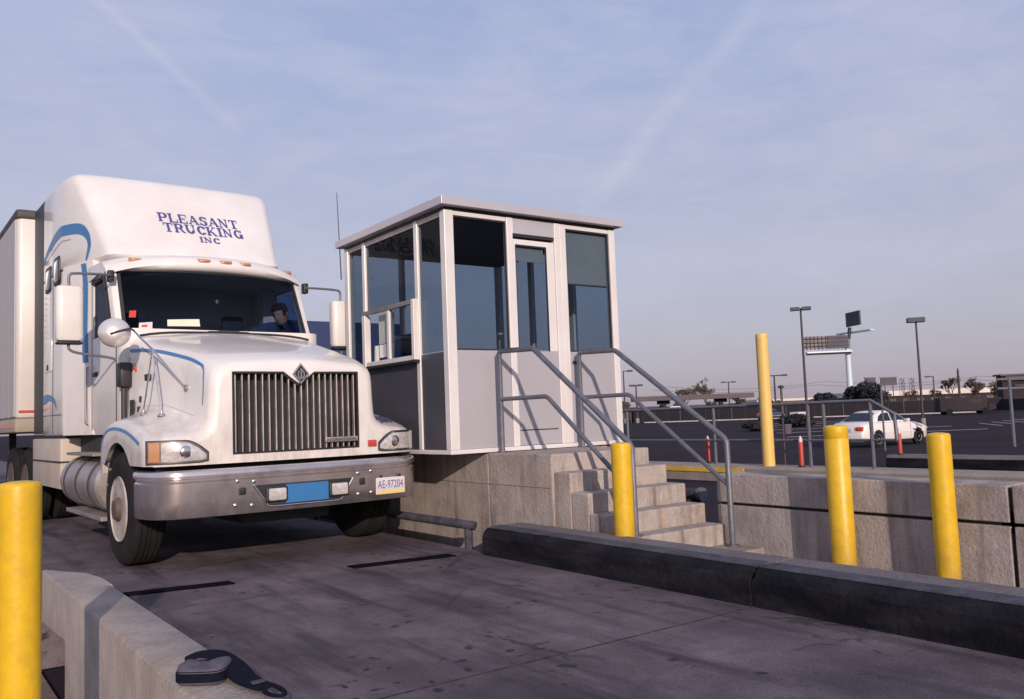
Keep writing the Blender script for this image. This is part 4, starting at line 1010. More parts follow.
screen(-1.005, -0.965, 'screen_side_seal', 0.006, 'black', 2.18, 2.93, WS, 1, 5); screen(0.965, 1.005, 'screen_side_seal', 0.006, 'black', 2.18, 2.93, WS, 1, 5)
screen(-0.93, -0.87, 'round_sticker', 0.004, 'red', 2.36, 2.46, WS, 2, 2); screen(-0.86, -0.74, 'small_sticker', 0.004, 'pale', 2.235, 2.325, WS, 2, 2)
screen(-0.835, -0.785, 'sticker_mark', 0.0055, 'red', 2.255, 2.30, WS, 2, 2)
# A pillars
for s_ in (-1, 1):
    mb = MB(); rings = []
    for k in range(6):
        v = k / 5; z = lerp(2.15, 2.94, v) ; y = 9.135 + wx(1.0) + 0.37 * (z - 2.175) / 0.75; x0 = 1.0 - 0.015 * v; xo = CW - 0.005 * v
        rings.append([(XC + s_ * x0, y - 0.012, z), (XC + s_ * (xo - 0.012), y + 0.008, z), (XC + s_ * xo, y + 0.03, z), (XC + s_ * xo, y + 0.115, z), (XC + s_ * (xo - 0.05), y + 0.115, z), (XC + s_ * (x0 - 0.01), y + 0.03, z)])
    mb.loft(rings, True, True); mb.build('door_pillar', 'white', T)
    # door with window opening
    X1, X0_ = XC + s_ * CW, XC + s_ * (CW - 0.04)
    xa, xb = min(X0_, X1), max(X0_, X1)
    up = MB()
    wy0b, wy0t, wy1 = 9.56, 9.88, 10.42
    up.prism([(9.53, 2.225), (9.86, 2.94), (9.93, 2.94), (9.62, 2.225)], 0, xa, xb)
    up.prism([(9.94, 2.84), (9.94, 2.94), (11.1, 2.94), (11.1, 2.84)], 0, xa, xb)
    up.prism([(10.42, 2.225), (10.42, 2.839), (11.1, 2.839), (11.1, 2.225)], 0, xa, xb)
    up.build('cab_upper_side', 'white', T, smooth=False)
    MB().prism([(9.63, 2.23), (9.89, 2.83), (10.41, 2.83), (10.41, 2.23)], 0, min(XC + s_ * (CW - .02), XC + s_ * (CW - .014)), max(XC + s_ * (CW - .02), XC + s_ * (CW - .014))).build('door_window', 'wglass', T, smooth=False)
    e = s_ * (CW + 0.0015)
    mb = MB(); path = [(9.56, 2.21), (9.86, 2.865), (10.47, 2.865), (10.47, 1.22)]
    mb.tube([(XC + e, a, b_) for a, b_ in path], 0.006, 6); mb.tube([(XC + e, 9.40, 2.20), (XC + e, 9.40, 1.22)], 0.006, 6)
    mb.build('door_seam', 'under', T)
    MB().tube([(XC + s_ * (CW + 0.012), 9.60, 2.235), (XC + s_ * (CW + .012), 9.885, 2.838), (XC + s_ * (CW + .012), 10.43, 2.838)], 0.012, 8).build('window_trim', 'black', T)
    # grab handle, door handle, lower bracket
    MB().tube([(XC + s_ * (CW + .0), 10.55, 1.95), (XC + s_ * (CW + .05), 10.55, 1.92), (XC + s_ * (CW + .05), 10.55, 1.30), (XC + s_ * CW, 10.55, 1.27)], 0.015, 8).build('grab_handle', 'chrome', T)
    MB().rbox(XC + s_ * (CW + .012) - .012, XC + s_ * (CW + .012) + .012, 10.22, 10.36, 1.80, 1.85, 0.008).build('door_handle', 'black', T)
for s_ in (-1, 1):
    MB().prism([(XC + s_ * 1.058, 10.45), (XC + s_ * 1.238, 11.10), (XC + s_ * 1.0, 11.12), (XC + s_ * 0.9, 10.46)], 2, 1.175, 3.12).build('cab_side_flare', 'white', T, smooth=False)
# roof with the visor lip over the windscreen
mb = MB(); rings = []
pr = [(9.60, 2.90), (9.50, 2.895), (9.435, 2.915), (9.415, 2.96), (9.44, 3.02), (9.54, 3.075), (9.8, 3.12), (10.3, 3.15), (11.2, 3.16), (11.2, 2.95), (9.9, 2.93)]
NX = 24
for i in range(NX + 1):
    x = lerp(-1.085, 1.085, i / NX); u = abs(x) / 1.085; drop = 0.075 * u ** 4; ring = []
    for y, z in pr:
        yy = y + 0.27 * (abs(x) / 1.02) ** 2 * (1 if y < 9.7 else 0.3); zz = z - (0.045 * u ** 2 + drop if z > 2.94 else 0.03 * u * u)
        ring.append((XC + x, yy, zz))
    rings.append(ring)
mb.loft(rings, True, True); roof_bvh = bvh_of(mb); mb.build('cab_roof', 'white', T, angle=50)
for x in (-0.80, -0.155, 0.075, 0.30, 0.90):
    p = roof_bvh.ray_cast(Vector((XC + x, 9.0, 3.005)), Vector((0, 1, 0)))[0]
    if p is None: continue
    mb = MB(); rings = []
    for k in range(7):
        a = math.pi * k / 6; rings.append([(p.x - 0.075 * math.cos(a), p.y + 0.02 - 0.05 * math.sin(a) * max(0.05, math.sin(math.pi * j / 8)), p.z + 0.024 * math.cos(math.pi * j / 8)) for j in range(9)])
    mb.loft(rings, closed=False); mb.build('roof_marker_lamp', 'amber', T)

# sleeper with tall fairing
def slp_ring(z, ins=0.0):
    if z < 3.10: yf_, h = 11.02, 1.225; 
    else: yf_, h = 9.98 + (z - 3.10) * 0.80, lerp(0.985, 1.185, min(1, (z - 3.1) / 1.1))
    if z < 3.10: P = [(0, yf_), (.5, yf_), (h - .16, yf_), (h - .06, yf_ + .03), (h - .01, yf_ + .12), (h, yf_ + .3), (1.235, yf_ + 0.5), (1.24, 11.8), (1.24, 12.31), (1.21, 12.38), (1.1, 12.40), (0, 12.40)]
    else: P = [(0, yf_), (.35, yf_ + .006), (h * .72, yf_ + .025), (h * .88, yf_ + .05), (h * .955, yf_ + .09), (h * .995, yf_ + .18), (h + .04, yf_ + .42), (1.235, max(yf_ + .75, 11.2)), (1.24, 12.31), (1.21, 12.38), (1.1, 12.40), (0, 12.40)]
    out = []
    for x, y in P:
        xx = max(0, x - ins) if x > 0.2 else x; yy = y + ins * (1.2 if y < 11.8 else -1.0 if y > 12.2 else 0); out.append((xx, yy))
    full = [(XC + x, y, z) for x, y in out] + [(XC - x, y, z) for x, y in reversed(out[1:-1])]
    return full
slp = MB()
zl = [(1.18, 0.02), (1.22, 0), (1.8, 0), (2.4, 0), (3.0, 0), (3.095, 0)]
slp.loft([slp_ring(z, i) for z, i in zl], True, False)
zu = [(3.101, 0.03), (3.13, 0.0), (3.3, 0), (3.5, 0), (3.7, 0), (3.9, 0), (4.09, 0), (4.165, 0.006), (4.205, 0.022), (4.228, 0.048), (4.240, 0.09), (4.246, 0.20)]
slp.loft([slp_ring(z, i) for z, i in zu], True, True)
slp_bvh = bvh_of(slp)
SL = slp.build('sleeper', 'white', T, angle=50)
# company name on the fairing
def on_front(x, z, k=0):
    p = slp_bvh.ray_cast(Vector((x, 8.0, z)), Vector((0, 1, 0)))[0]
    return (x, (p.y if p else 10.5) - 0.004 - (k % 24) * 0.00025, z)
mb = MB(); serif_line(mb, 'PLEASANT', 2.575, 3.535, 3.622, 0.128, on_front); serif_line(mb, 'TRUCKING', 2.605, 3.555, 3.482, 0.126, on_front); serif_line(mb, 'INC', 2.985, 3.235, 3.372, 0.080, on_front)
mb.build('company_name', 'navy', SL, smooth=False)
# seam line and stripes on the left side
def on_side(p, off=0.004):
    q = slp_bvh.ray_cast(Vector((0.0, p.x, p.y)), Vector((1, 0, 0)))[0]
    return None if q is None else q - Vector((off, 0, 0))
def on_side_r(p, off=0.004):
    q = slp_bvh.ray_cast(Vector((6.0, p.x, p.y)), Vector((-1, 0, 0)))[0]
    return None if q is None else q + Vector((off, 0, 0))
stripe = smoothpath([(12.33, 3.36), (11.95, 3.48), (11.5, 3.56), (11.05, 3.56), (10.78, 3.52), (10.62, 3.42), (10.58, 3.30), (10.64, 3.14)], 6)
for fn in (on_side, on_side_r):
    ribbon(stripe, lambda u: 0.02 + 0.105 * math.sin(math.pi * min(1, u * 0.85 + .12)), fn).build('stripe', 'blue', SL, smooth=False)
    ribbon(smoothpath([(12.3, 3.30), (11.9, 3.38), (11.3, 3.44), (11.0, 3.44)], 5), 0.012, lambda p, f=fn: f(p, 0.003)).build('panel_line', 'trailgrey', SL, smooth=False)
    ribbon(smoothpath([(12.33, 1.62), (12.0, 1.64), (11.65, 1.60), (11.5, 1.50)], 5), lambda u: 0.11 * (1 - 0.75 * u), fn).build('low_stripe', 'blue', SL, smooth=False)
for s_ in (-1, 1):
    X = XC + s_ * 1.24; cx_ = CW + 0.003
    # stripe running down the cab side
    mb = MB(); pth = smoothpath([(10.64, 3.10), (10.60, 2.9), (10.60, 2.6), (10.61, 2.2), (10.60, 1.98)], 5)
    rows = []
    for i, p in enumerate(pth):
        rows += [(XC + s_ * (cx_ + max(0, p.x - 0.05 - 10.45) * 0.277 + 0.004), p.x - 0.05, p.y), (XC + s_ * (cx_ + max(0, p.x + 0.05 - 10.45) * 0.277 + 0.004), p.x + 0.05, p.y)]
    for k_ in range(len(pth) - 1): mb.add([rows[2 * k_], rows[2 * k_ + 1], rows[2 * k_ + 3], rows[2 * k_ + 2]], [(0, 1, 2, 3)])
    mb.build('door_stripe', 'blue', T, smooth=False)
    for y0, y1, z0, z1 in ((11.28, 11.62, 2.96, 3.30), (11.80, 12.16, 2.94, 3.26)):
        F = MB().rbox(X - 0.012, X + 0.012, y0, y1, z0, z1, 0.06, axis=0).build('sleeper_window', 'black', SL)
        MB().rbox(X - 0.015, X + 0.015, y0 + 0.04, y1 - 0.04, z0 + 0.04, z1 - 0.04, 0.045, axis=0).build('window_glass', 'dglass', F)
    MB().rbox(X - 0.006, X + 0.006, 11.75, 12.2, 1.95, 2.35, 0.03, axis=0).build('locker_door', 'white', SL)
    MB().rbox(X - 0.012, X + 0.012, 11.95, 12.05, 1.98, 2.05, 0.01, axis=0).build('locker_latch', 'black', SL)
    MB().box(min(X - s_ * .05, X - s_ * .02), max(X - s_ * .05, X - s_ * .02), 12.405, 13.12, 1.20, 4.20).build('side_extender', 'black', SL, smooth=False, bevel=0.006)

for s_ in (-1, 1):
    mb = MB()
    for k in range(26):
        for yy in (11.72, 12.24):
            z = 1.25 + k * 0.072
            mb.lathe([(0.0, 0.010), (s_ * 0.003, 0.008), (s_ * 0.004, 0.003)], (XC + s_ * 1.2405, yy, z), 0, 6)
    mb.build('rivets', 'trailgrey', SL)
    MB().tube([(XC + s_ * 1.241, 11.70, 1.20), (XC + s_ * 1.241, 11.70, 3.06)], 0.003, 5).tube([(XC + s_ * 1.241, 11.22, 1.42), (XC + s_ * 1.241, 12.3, 1.42)], 0.003, 5).build('panel_seam', 'under', SL)
# lettering on the right-hand fender, a dark blue unit number
def on_hood(p, off=0.004):
    q = hood_bvh.ray_cast(Vector((p.x, p.y, 4.0)), Vector((0, 0, -1)))[0]
    return None if q is None else q + Vector((0, 0, off))
vs, fs = text_mesh('508', 0.30, bold=0.004)
def on_fender(p):
    q = hood_bvh.ray_cast(Vector((p.x, 6.5, p.y)), Vector((0, 1, 0)))[0]
    return Vector((p.x, 8.3, p.y)) if q is None else q + Vector((0, -0.006, 0.006))
mb = MB(); mb.add([on_fender(Vector((XC + 1.02 + v.x * 0.56, 1.215 + v.y * 0.30))) for v in vs], fs); mb.build('unit_number', 'navy', HB, smooth=False)
# blue lines on the hood side and along the fender edge
def on_hside(sg):
    def f(p, off=0.004):
        q = hood_bvh.ray_cast(Vector((XC + sg * 2.5, p.x, p.y)), Vector((-sg, 0, 0)))[0]
        return None if q is None else q + Vector((sg * off, 0, 0))
    return f
for s_ in (-1, 1):
    ribbon(smoothpath([(9.13, 1.99), (8.6, 1.945), (8.0, 1.835), (7.72, 1.765), (7.62, 1.72), (7.585, 1.64), (7.58, 1.40)], 6), lambda u: 0.034 * (1 - 0.6 * u), on_hside(s_)).build('hood_stripe', 'blue', HB, smooth=False)
    ribbon(smoothpath([(9.12, 1.04), (9.05, 1.13), (8.88, 1.205), (8.6, 1.225), (8.25, 1.20), (7.95, 1.14), (7.76, 1.085)], 6), 0.030, on_hside(s_)).build('fender_stripe', 'blue', HB, smooth=False)
# seam where the hood meets the cab and a slight crease down the hood
MB().tube([(XC + x, 9.155, interp(9.15, [(0, 0)]) + 2.19 - 0.06 * (abs(x) / 0.95) ** 4 + 0.004) for x in [-.9 + .1 * i for i in range(19)]], 0.012, 6).build('hood_seam', 'black', T)

# panel gaps of the tilting hood and its side latch straps
for s_ in (-1, 1):
    f_ = on_hside(s_)
    ribbon(smoothpath([(9.13, 1.93), (9.135, 1.6), (9.135, 1.34)], 4), 0.008, lambda p: f_(p, 0.002)).build('hood_gap', 'under', HB, smooth=False)
    ribbon([(7.70, 1.31), (8.3, 1.425), (8.9, 1.43)], 0.004, lambda p: f_(p, 0.0015)).build('fender_joint', 'trailgrey', HB, smooth=False)
    for yy, zz in ((8.86, 1.50), (8.86, 1.40)):
        q = f_(Vector((yy, zz)), 0.0)
        if q: MB().rbox(q.x - 0.012, q.x + 0.012, yy - 0.02, yy + 0.02, zz - 0.03, zz + 0.03, 0.008, axis=0).build('hood_strap', 'under', T)
# mirrors
for s_ in (-1, 1):
    mx = XC + s_ * 1.475
    Mi = MB().rbox(mx - 0.125, mx + 0.125, 9.42, 9.58, 2.10, 2.66, 0.055, 4).build('mirror', 'white', T)
    MB().box(mx - 0.10, mx + 0.10, 9.579, 9.586, 2.15, 2.61).build('mirror_glass', 'dglass', Mi, smooth=False)
    MB().rbox(mx - 0.118, mx + 0.118, 9.43, 9.57, 2.075, 2.10, 0.03).build('mirror_base', 'black', Mi)
    MB().tube(smoothpath([(mx, 9.5, 2.655), (mx, 9.5, 2.76), (mx + -s_ * 0.06, 9.5, 2.79), (XC + s_ * 1.12, 9.53, 2.80), (XC + s_ * 1.055, 9.60, 2.80)], 5), 0.0135, 8).build('mirror_arm', 'galv', Mi)
    MB().tube(smoothpath([(mx, 9.5, 2.10), (mx, 9.5, 2.03), (mx - s_ * 0.08, 9.49, 1.99), (XC + s_ * 1.15, 9.44, 1.95), (XC + s_ * 1.05, 9.40, 1.92)], 5), 0.0135, 8).build('mirror_arm', 'galv', Mi)
    MB().rbox(XC + s_ * 1.07 - .03, XC + s_ * 1.07 + .03, 9.56, 9.64, 2.74, 2.86, 0.012).build('arm_bracket', 'black', Mi)
# convex mirror on the left fender
c_ = Vector((1.665, 8.55, 2.105))
mb = MB(); prof_ = [(0.035, 0.02), (0.030, 0.136), (0.0, 0.140), (-0.03, 0.129), (-0.062, 0.10), (-0.082, 0.064), (-0.09, 0.02)]
mb.lathe(prof_, (0, 0, 0), 1, 28)
rot = Matrix.Rotation(R(-14), 4, 'Z') @ Matrix.Rotation(R(-12), 4, 'X')
mb.xf(lambda p: rot @ p + c_)
CM = mb.build('convex_mirror', 'mirrorback', T, angle=50)
hub = c_ + Vector((0.165, -0.01, 0.02))
MB().tube([c_ + Vector((-.06, -.10, -0.02)), c_ + Vector((.11, -.10, 0.03)), hub], 0.010, 8).build('mirror_yoke', 'poledark', CM)
apex = Vector((1.945, 8.36, 1.94))
MB().tube([hub, hub + Vector((0.04, -0.06, -0.07)), apex], 0.0095, 8).build('mirror_stalk', 'chrome', CM)
feet = [(1.90, 8.50), (1.965, 8.16)]
for fx, fy in feet:
    q = on_hood(Vector((fx, fy)), 0.0)
    MB().tube([apex, q + Vector((0, 0, 0.012))], 0.0085, 8).build('mirror_leg', 'chrome', CM)
    MB().lathe([(0, 0.040), (0.010, 0.036), (0.020, 0.016), (0.045, 0.014)], q, 2, 14).build('leg_foot', 'alu', CM)
q = on_hside(-1)(Vector((7.92, 1.56)), 0.0)
MB().tube([apex, q + Vector((-0.02, 0.05, 0.03)), q + Vector((-0.012, 0, 0))], 0.0085, 8).build('mirror_leg', 'chrome', CM)
MB().cyl(q + Vector((-0.02, 0, 0)), q + Vector((0.01, 0, 0)), 0.030, n=14).build('leg_foot', 'alu', CM)
# air cleaner intake box, red lamp, vent and badge on the cowl side
for s_ in (-1,):
    X = XC + s_ * 1.0
    MB().rbox(X - 0.11, X + 0.0, 9.05, 9.20, 1.63, 1.87, 0.02).build('intake_box', 'black', T)
    MB().cyl((X - 0.06, 9.12, 1.22), (X - 0.06, 9.12, 1.65), 0.026).build('intake_pipe', 'poledark', T)
    MB().lathe([(0.0, 0.020), (-0.05, 0.034), (-0.06, 0.03), (-0.062, 0.01)], (X + 0.035, 9.03, 1.80), 1, 14).build('red_lamp', 'red', T)
    q = on_hside(-1)(Vector((8.72, 1.70)), 0.006)
    MB().rbox(q.x - 0.006, q.x + 0.006, 8.62, 8.84, 1.67, 1.735, 0.006, axis=0).build('side_badge', 'poledark', T)
    q = on_hside(-1)(Vector((9.08, 1.38)), 0.006)
    for k_ in range(2):
        MB().rbox(q.x - 0.010, q.x + 0.006, 8.93 + k_ * 0.09, 8.97 + k_ * 0.09, 1.30, 1.50, 0.006, axis=0).build('hood_latch', 'under', T)
# fuel tank, steps and battery box
for s_ in (-1, 1):
    FT = MB().lathe([(-0.90, 0.04), (-0.898, 0.25), (-0.87, 0.28), (0.84, 0.28), (0.868, 0.25), (0.87, 0.04)], (XC + s_ * 0.97, 10.35, 0.66), 1, 36).build('fuel_tank', 'alu', T)
    for yy in (9.75, 10.35, 10.95):
        MB().lathe([(-0.025, 0.27), (-0.025, 0.290), (0.025, 0.290), (0.025, 0.27)], (XC + s_ * 0.97, yy, 0.66), 1, 36).build('tank_strap', 'poledark', FT)
    MB().box(min(XC + s_ * 0.75, XC + s_ * 1.22), max(XC + s_ * 0.75, XC + s_ * 1.22), 9.68, 11.0, 0.955, 0.985).build('upper_step', 'alu', T, smooth=False, bevel=0.004)
    MB().box(min(XC + s_ * 0.85, XC + s_ * 1.24), max(XC + s_ * 0.85, XC + s_ * 1.24), 9.25, 10.9, 0.335, 0.375).build('lower_step', 'alu', T, smooth=False, bevel=0.004)
    MB().rbox(min(XC + s_ * 0.75, XC + s_ * 1.22), max(XC + s_ * 0.75, XC + s_ * 1.22), 11.35, 13.2, 0.55, 1.14, 0.02).build('battery_box', 'white_dirty', T)
    MB().box(min(XC + s_ * 0.85, XC + s_ * 1.235), max(XC + s_ * 0.85, XC + s_ * 1.235), 11.33, 13.22, 0.86, 0.875).build('box_lid_edge', 'under', T, smooth=False)
MB().rbox(XC - 1.0, XC + 1.0, 9.3, 12.3, 0.90, 1.165, 0.03).build('cab_floor_pan', 'under', T)

# cab interior
MB().box(XC - 1.0, XC + 1.0, 9.2, 11.9, 1.24, 1.27).build('cab_floor', 'interior', T, smooth=False)
MB().rbox(XC - 1.0, XC + 1.0, 9.24, 9.62, 1.75, 2.225, 0.05, axis=0).build('dashboard', 'interior', T)
MB().box(XC - 1.01, XC + 1.01, 11.3, 11.33, 1.26, 3.1).build('cab_rear_curtain', 'interior', T, smooth=False)
for s_ in (-1, 1):
    x = XC + s_ * 0.56
    MB().rbox(x - 0.25, x + 0.25, 10.05, 10.60, 1.62, 1.80, 0.05).build('seat_cushion', 'seat', T)
    MB().rbox(x - 0.24, x + 0.24, 10.52, 10.68, 1.78, 2.34, 0.05).build('seat_back', 'seat', T)
    MB().rbox(x - 0.13, x + 0.13, 10.56, 10.66, 2.36, 2.56, 0.04).build('headrest', 'seat', T)
# steering wheel on the driver side (the right of the picture)
sw = MB(); cs = Vector((XC + 0.60, 9.86, 2.06)); ax_ = Vector((0, -0.55, 0.83)).normalized(); u_ = Vector((1, 0, 0)); w_ = ax_.cross(u_)
ringp = [cs + (u_ * math.cos(2 * math.pi * k / 28) + w_ * math.sin(2 * math.pi * k / 28)) * 0.22 for k in range(29)]
sw.tube(ringp, 0.014, 8, caps=False); 
for a in (0.3, 2.84, 4.7): sw.cyl(cs, cs + (u_ * math.cos(a) + w_ * math.sin(a)) * 0.215, 0.012, n=6)
sw.cyl(cs - ax_ * 0.25, cs + ax_ * 0.01, 0.04)
sw.build('steering_wheel', 'under', T)
# the tractor stands a little askew in the lane
T.rotation_euler = (0, 0, 0.035)
screen(-0.60, -0.29, 'paper_strip', 0.004, 'paper', 2.262, 2.345, WS, 6, 2)
MB().rbox(XC - 0.02, XC + 0.02, 9.50, 9.54, 2.55, 2.60, 0.01).build('rear_view_bracket', 'alu', T)

# ================================================================== THE DRIVER
def skin_body(name, verts, edges, radii, m, parent, rootv=0, sub=2):
    me = bpy.data.meshes.new(name); me.from_pydata([tuple(v) for v in verts], edges, []); me.materials.append(M[m])
    o = bpy.data.objects.new(name, me); col.objects.link(o)
    if parent: o.parent = parent
    md = o.modifiers.new('skin', 'SKIN'); md.use_smooth_shade = True
    sv = me.skin_vertices[0].data
    for i, r_ in enumerate(radii): sv[i].radius = (r_, r_) if not isinstance(r_, tuple) else r_; sv[i].use_root = (i == rootv)
    sd = o.modifiers.new('sub', 'SUBSURF'); sd.levels = sub; sd.render_levels = sub
    return o
PX, PY = XC + 0.66, 10.05
PERSON = thing('person', (PX, PY, 1.80), 'driver with dark hair and blue jacket at the steering wheel behind the windscreen', 'person')
PERSON.location.x += 0.03      # the cab is turned a little, its right side is shifted back
def P3(x, y, z): return Vector((x, y, z))
V = [P3(0, 0.12, 0.05), P3(0, 0.10, 0.25), P3(0, 0.02, 0.42), P3(0.03, -0.09, 0.52), P3(0.09, -0.16, 0.60),
     P3(0.19, -0.04, 0.50), P3(0.24, -0.16, 0.28), P3(0.16, -0.33, 0.27), P3(-0.19, -0.04, 0.50), P3(-0.25, -0.16, 0.28), P3(-0.20, -0.33, 0.27),
     P3(0.10, 0.05, 0.03), P3(0.14, -0.36, 0.08), P3(0.13, -0.46, -0.32), P3(-0.10, 0.05, 0.03), P3(-0.14, -0.36, 0.08), P3(-0.13, -0.46, -0.32)]
Ed = [(0, 1), (1, 2), (2, 3), (3, 4), (3, 5), (5, 6), (6, 7), (3, 8), (8, 9), (9, 10), (0, 11), (11, 12), (12, 13), (0, 14), (14, 15), (15, 16)]
Ra = [0.13, 0.14, 0.15, 0.10, 0.055, 0.075, 0.05, 0.034, 0.075, 0.05, 0.034, 0.10, 0.075, 0.05, 0.10, 0.075, 0.05]
bodyo = skin_body('jacket', V, Ed, Ra, 'jacket', PERSON)
# head: a shaped loft of horizontal slices with brow, nose, lips and chin, turned towards the booth
hd = MB(); rings = []; N_ = 28
prof = [(-0.125, 0.030, 0.034, -0.020), (-0.112, 0.050, 0.055, -0.018), (-0.090, 0.062, 0.078, -0.008), (-0.065, 0.068, 0.088, 0.0), (-0.040, 0.071, 0.092, 0.0), (-0.015, 0.074, 0.096, 0.0), (0.010, 0.077, 0.099, 0.004), (0.035, 0.078, 0.101, 0.006), (0.060, 0.077, 0.101, 0.008), (0.085, 0.070, 0.093, 0.010), (0.105, 0.056, 0.075, 0.012), (0.118, 0.036, 0.050, 0.012), (0.124, 0.012, 0.018, 0.012)]
for z, rx, ry, oy in prof:
    ring = []
    for k in range(N_):
        a = 2 * math.pi * k / N_; x = rx * math.sin(a); y = -ry * math.cos(a) + oy       # face towards -Y
        fr_ = max(0, math.cos(a)) ** 14
        if -0.055 < z < 0.02: y -= fr_ * 0.026 * math.exp(-((z + 0.030) / 0.020) ** 2)
        if abs(z + 0.068) < 0.02: y -= max(0, math.cos(a)) ** 8 * 0.006
        eye = math.exp(-((abs(x) - 0.031) / 0.014) ** 2) * math.exp(-((z - 0.005) / 0.013) ** 2) if math.cos(a) > 0 else 0
        y += eye * 0.010
        ring.append((x, y, z))
    rings.append(ring)
hd.loft(rings, True, True)
rotp = Matrix.Rotation(R(-52), 4, 'Z') @ Matrix.Rotation(R(14), 4, 'X') @ Matrix.Rotation(R(-8), 4, 'Y')
HC = PERSON.location + Vector((0.11, -0.20, 0.71)); 
hd.xf(lambda p: rotp @ p + HC)
HDo = hd.build('head', 'skin', PERSON, angle=80)
ha = MB(); rings = []
for z, rx, ry, oy in prof[5:]:
    ring = []
    for k in range(N_):
        a = 2 * math.pi * k / N_; f_ = math.cos(a); grow = 0.010 if (f_ < 0.55 or z > 0.058) else -0.012
        ring.append(((rx + grow) * math.sin(a), -(ry + grow) * math.cos(a) + oy, z + (0.012 if z > 0.08 else 0)))
    rings.append(ring)
ha.loft(rings, False, True); ha.xf(lambda p: rotp @ p + HC); ha.build('hair', 'hair', HDo, angle=80)
for s_ in (-1, 1):
    e_ = MB(); e_.lathe([(-0.008, 0.006), (-0.006, 0.020), (0.004, 0.024), (0.010, 0.014)], (0, 0, 0), 0, 12)
    e_.xf(lambda p: rotp @ (Vector((p.x * s_ + s_ * 0.080, p.y * 0.75 + 0.012, p.z * 1.25 - 0.008))) + HC); e_.build('ear', 'skin', HDo, angle=80)
    e_ = MB(); e_.lathe([(-0.010, 0.003), (-0.007, 0.008), (0, 0.010), (0.007, 0.008)], (0, 0, 0), 1, 10)
    e_.xf(lambda p: rotp @ (Vector((p.x + s_ * 0.031, p.y - 0.086, p.z + 0.006))) + HC); e_.build('eye', 'hair', HDo, angle=80)
# hands closed on the wheel rim
for s_, wv in ((1, V[7]), (-1, V[10])):
    base = wv + Vector((0, -0.045, 0.005)); vs_ = [wv, base]; ed = [(0, 1)]; ra = [0.026, 0.030]
    for j, (dx, ln) in enumerate(((-0.027, 0.85), (-0.009, 1.0), (0.009, 0.95), (0.027, 0.75))):
        b0 = len(vs_); vs_ += [base + Vector((dx, -0.035, 0.010)), base + Vector((dx, -0.035 - 0.030 * ln, 0.002)), base + Vector((dx, -0.030 - 0.034 * ln, -0.026))]
        ed += [(1, b0), (b0, b0 + 1), (b0 + 1, b0 + 2)]; ra += [0.010, 0.009, 0.008]
    b0 = len(vs_); vs_ += [base + Vector((-s_ * 0.036, -0.010, -0.006)), base + Vector((-s_ * 0.040, -0.040, -0.020))]; ed += [(1, b0), (b0, b0 + 1)]; ra += [0.011, 0.009]
    skin_body('hand', vs_, ed, ra, 'skin', PERSON, 0, 1)

# ================================================================== THE TRAILER BEHIND THE TRACTOR
TX = 1.352 + 1.28
TR = thing('box_trailer', (TX, 13.3, 0), 'white box semi trailer with dark top rail coupled behind the tractor', 'trailer')
MB().rbox(TX - 1.275, TX + 1.275, 13.30, 26.5, 1.42, 4.20, 0.07).build('box_body', 'trailer', TR)
MB().box(TX - 1.282, TX - 1.272, 13.42, 26.4, 1.45, 4.15).build('shade_grey_panels', 'trailgrey', TR, smooth=False)  # grey sheet over the white box paints in the side's weaker light
MB().rbox(TX - 1.29, TX + 1.29, 13.285, 26.52, 4.135, 4.275, 0.05).build('top_rail', 'darkrail', TR)
MB().rbox(TX - 1.288, TX + 1.288, 13.288, 26.51, 1.23, 1.425, 0.05).build('bottom_rail', 'railmud', TR)
for k in range(24):
    yy = 13.9 + k * 0.54
    MB().box(TX - 1.287, TX - 1.2825, yy, yy + 0.012, 1.43, 4.13).build('side_seam', 'railmud', TR, smooth=False)
MB().box(TX - 1.293, TX - 1.2885, 13.4, 26, 1.30, 1.345).build('reflective_tape', 'red', TR, smooth=False)
MB().box(TX - 1.24, TX + 1.24, 13.282, 13.2995, 1.50, 1.53).build('reflective_tape', 'red', TR, smooth=False)
for s_ in (-1, 1):
    MB().box(TX + s_ * 0.85 - .05, TX + s_ * 0.85 + .05, 16.9, 17.0, 0.35, 1.24).build('landing_leg', 'under', TR, smooth=False)
    for yy in (23.6, 24.9):
        mb = MB(); mb.lathe([(-0.14 * s_, 0.30), (-0.14 * s_, 0.47), (-0.11 * s_, 0.50), (0.11 * s_, 0.50), (0.14 * s_, 0.47), (0.14 * s_, 0.30), (0.05 * s_, 0.1)], (TX + s_ * 1.1, yy, 0.5), 0, 32); mb.build('trailer_wheel', 'rubber', TR)
TR.rotation_euler = (0, 0, 0.025)

# ================================================================== THINGS BEYOND
# navy trailer parked beyond the booth
t = thing('box_trailer', (9.45, 23.8, -0.5), 'dark navy box trailer parked in the distance behind the truck cab', 'trailer')
MB().rbox(6.5, 12.4, 22.5, 25.1, 0.7, 4.05, 0.05).build('box_body', 'navytrailer', t)
MB().box(6.8, 12.1, 22.8, 24.8, 0.45, 0.69).build('trailer_frame', 'under', t, smooth=False)
for xx in (7.3, 8.5, 11.3):
    for yy in (22.8, 24.8):
        mb = MB(); mb.lathe([(-0.12, 0.2), (-0.12, 0.47), (0.12, 0.47), (0.12, 0.2)], (xx, yy, 0.0), 1, 24); mb.build('wheel', 'rubber', t)

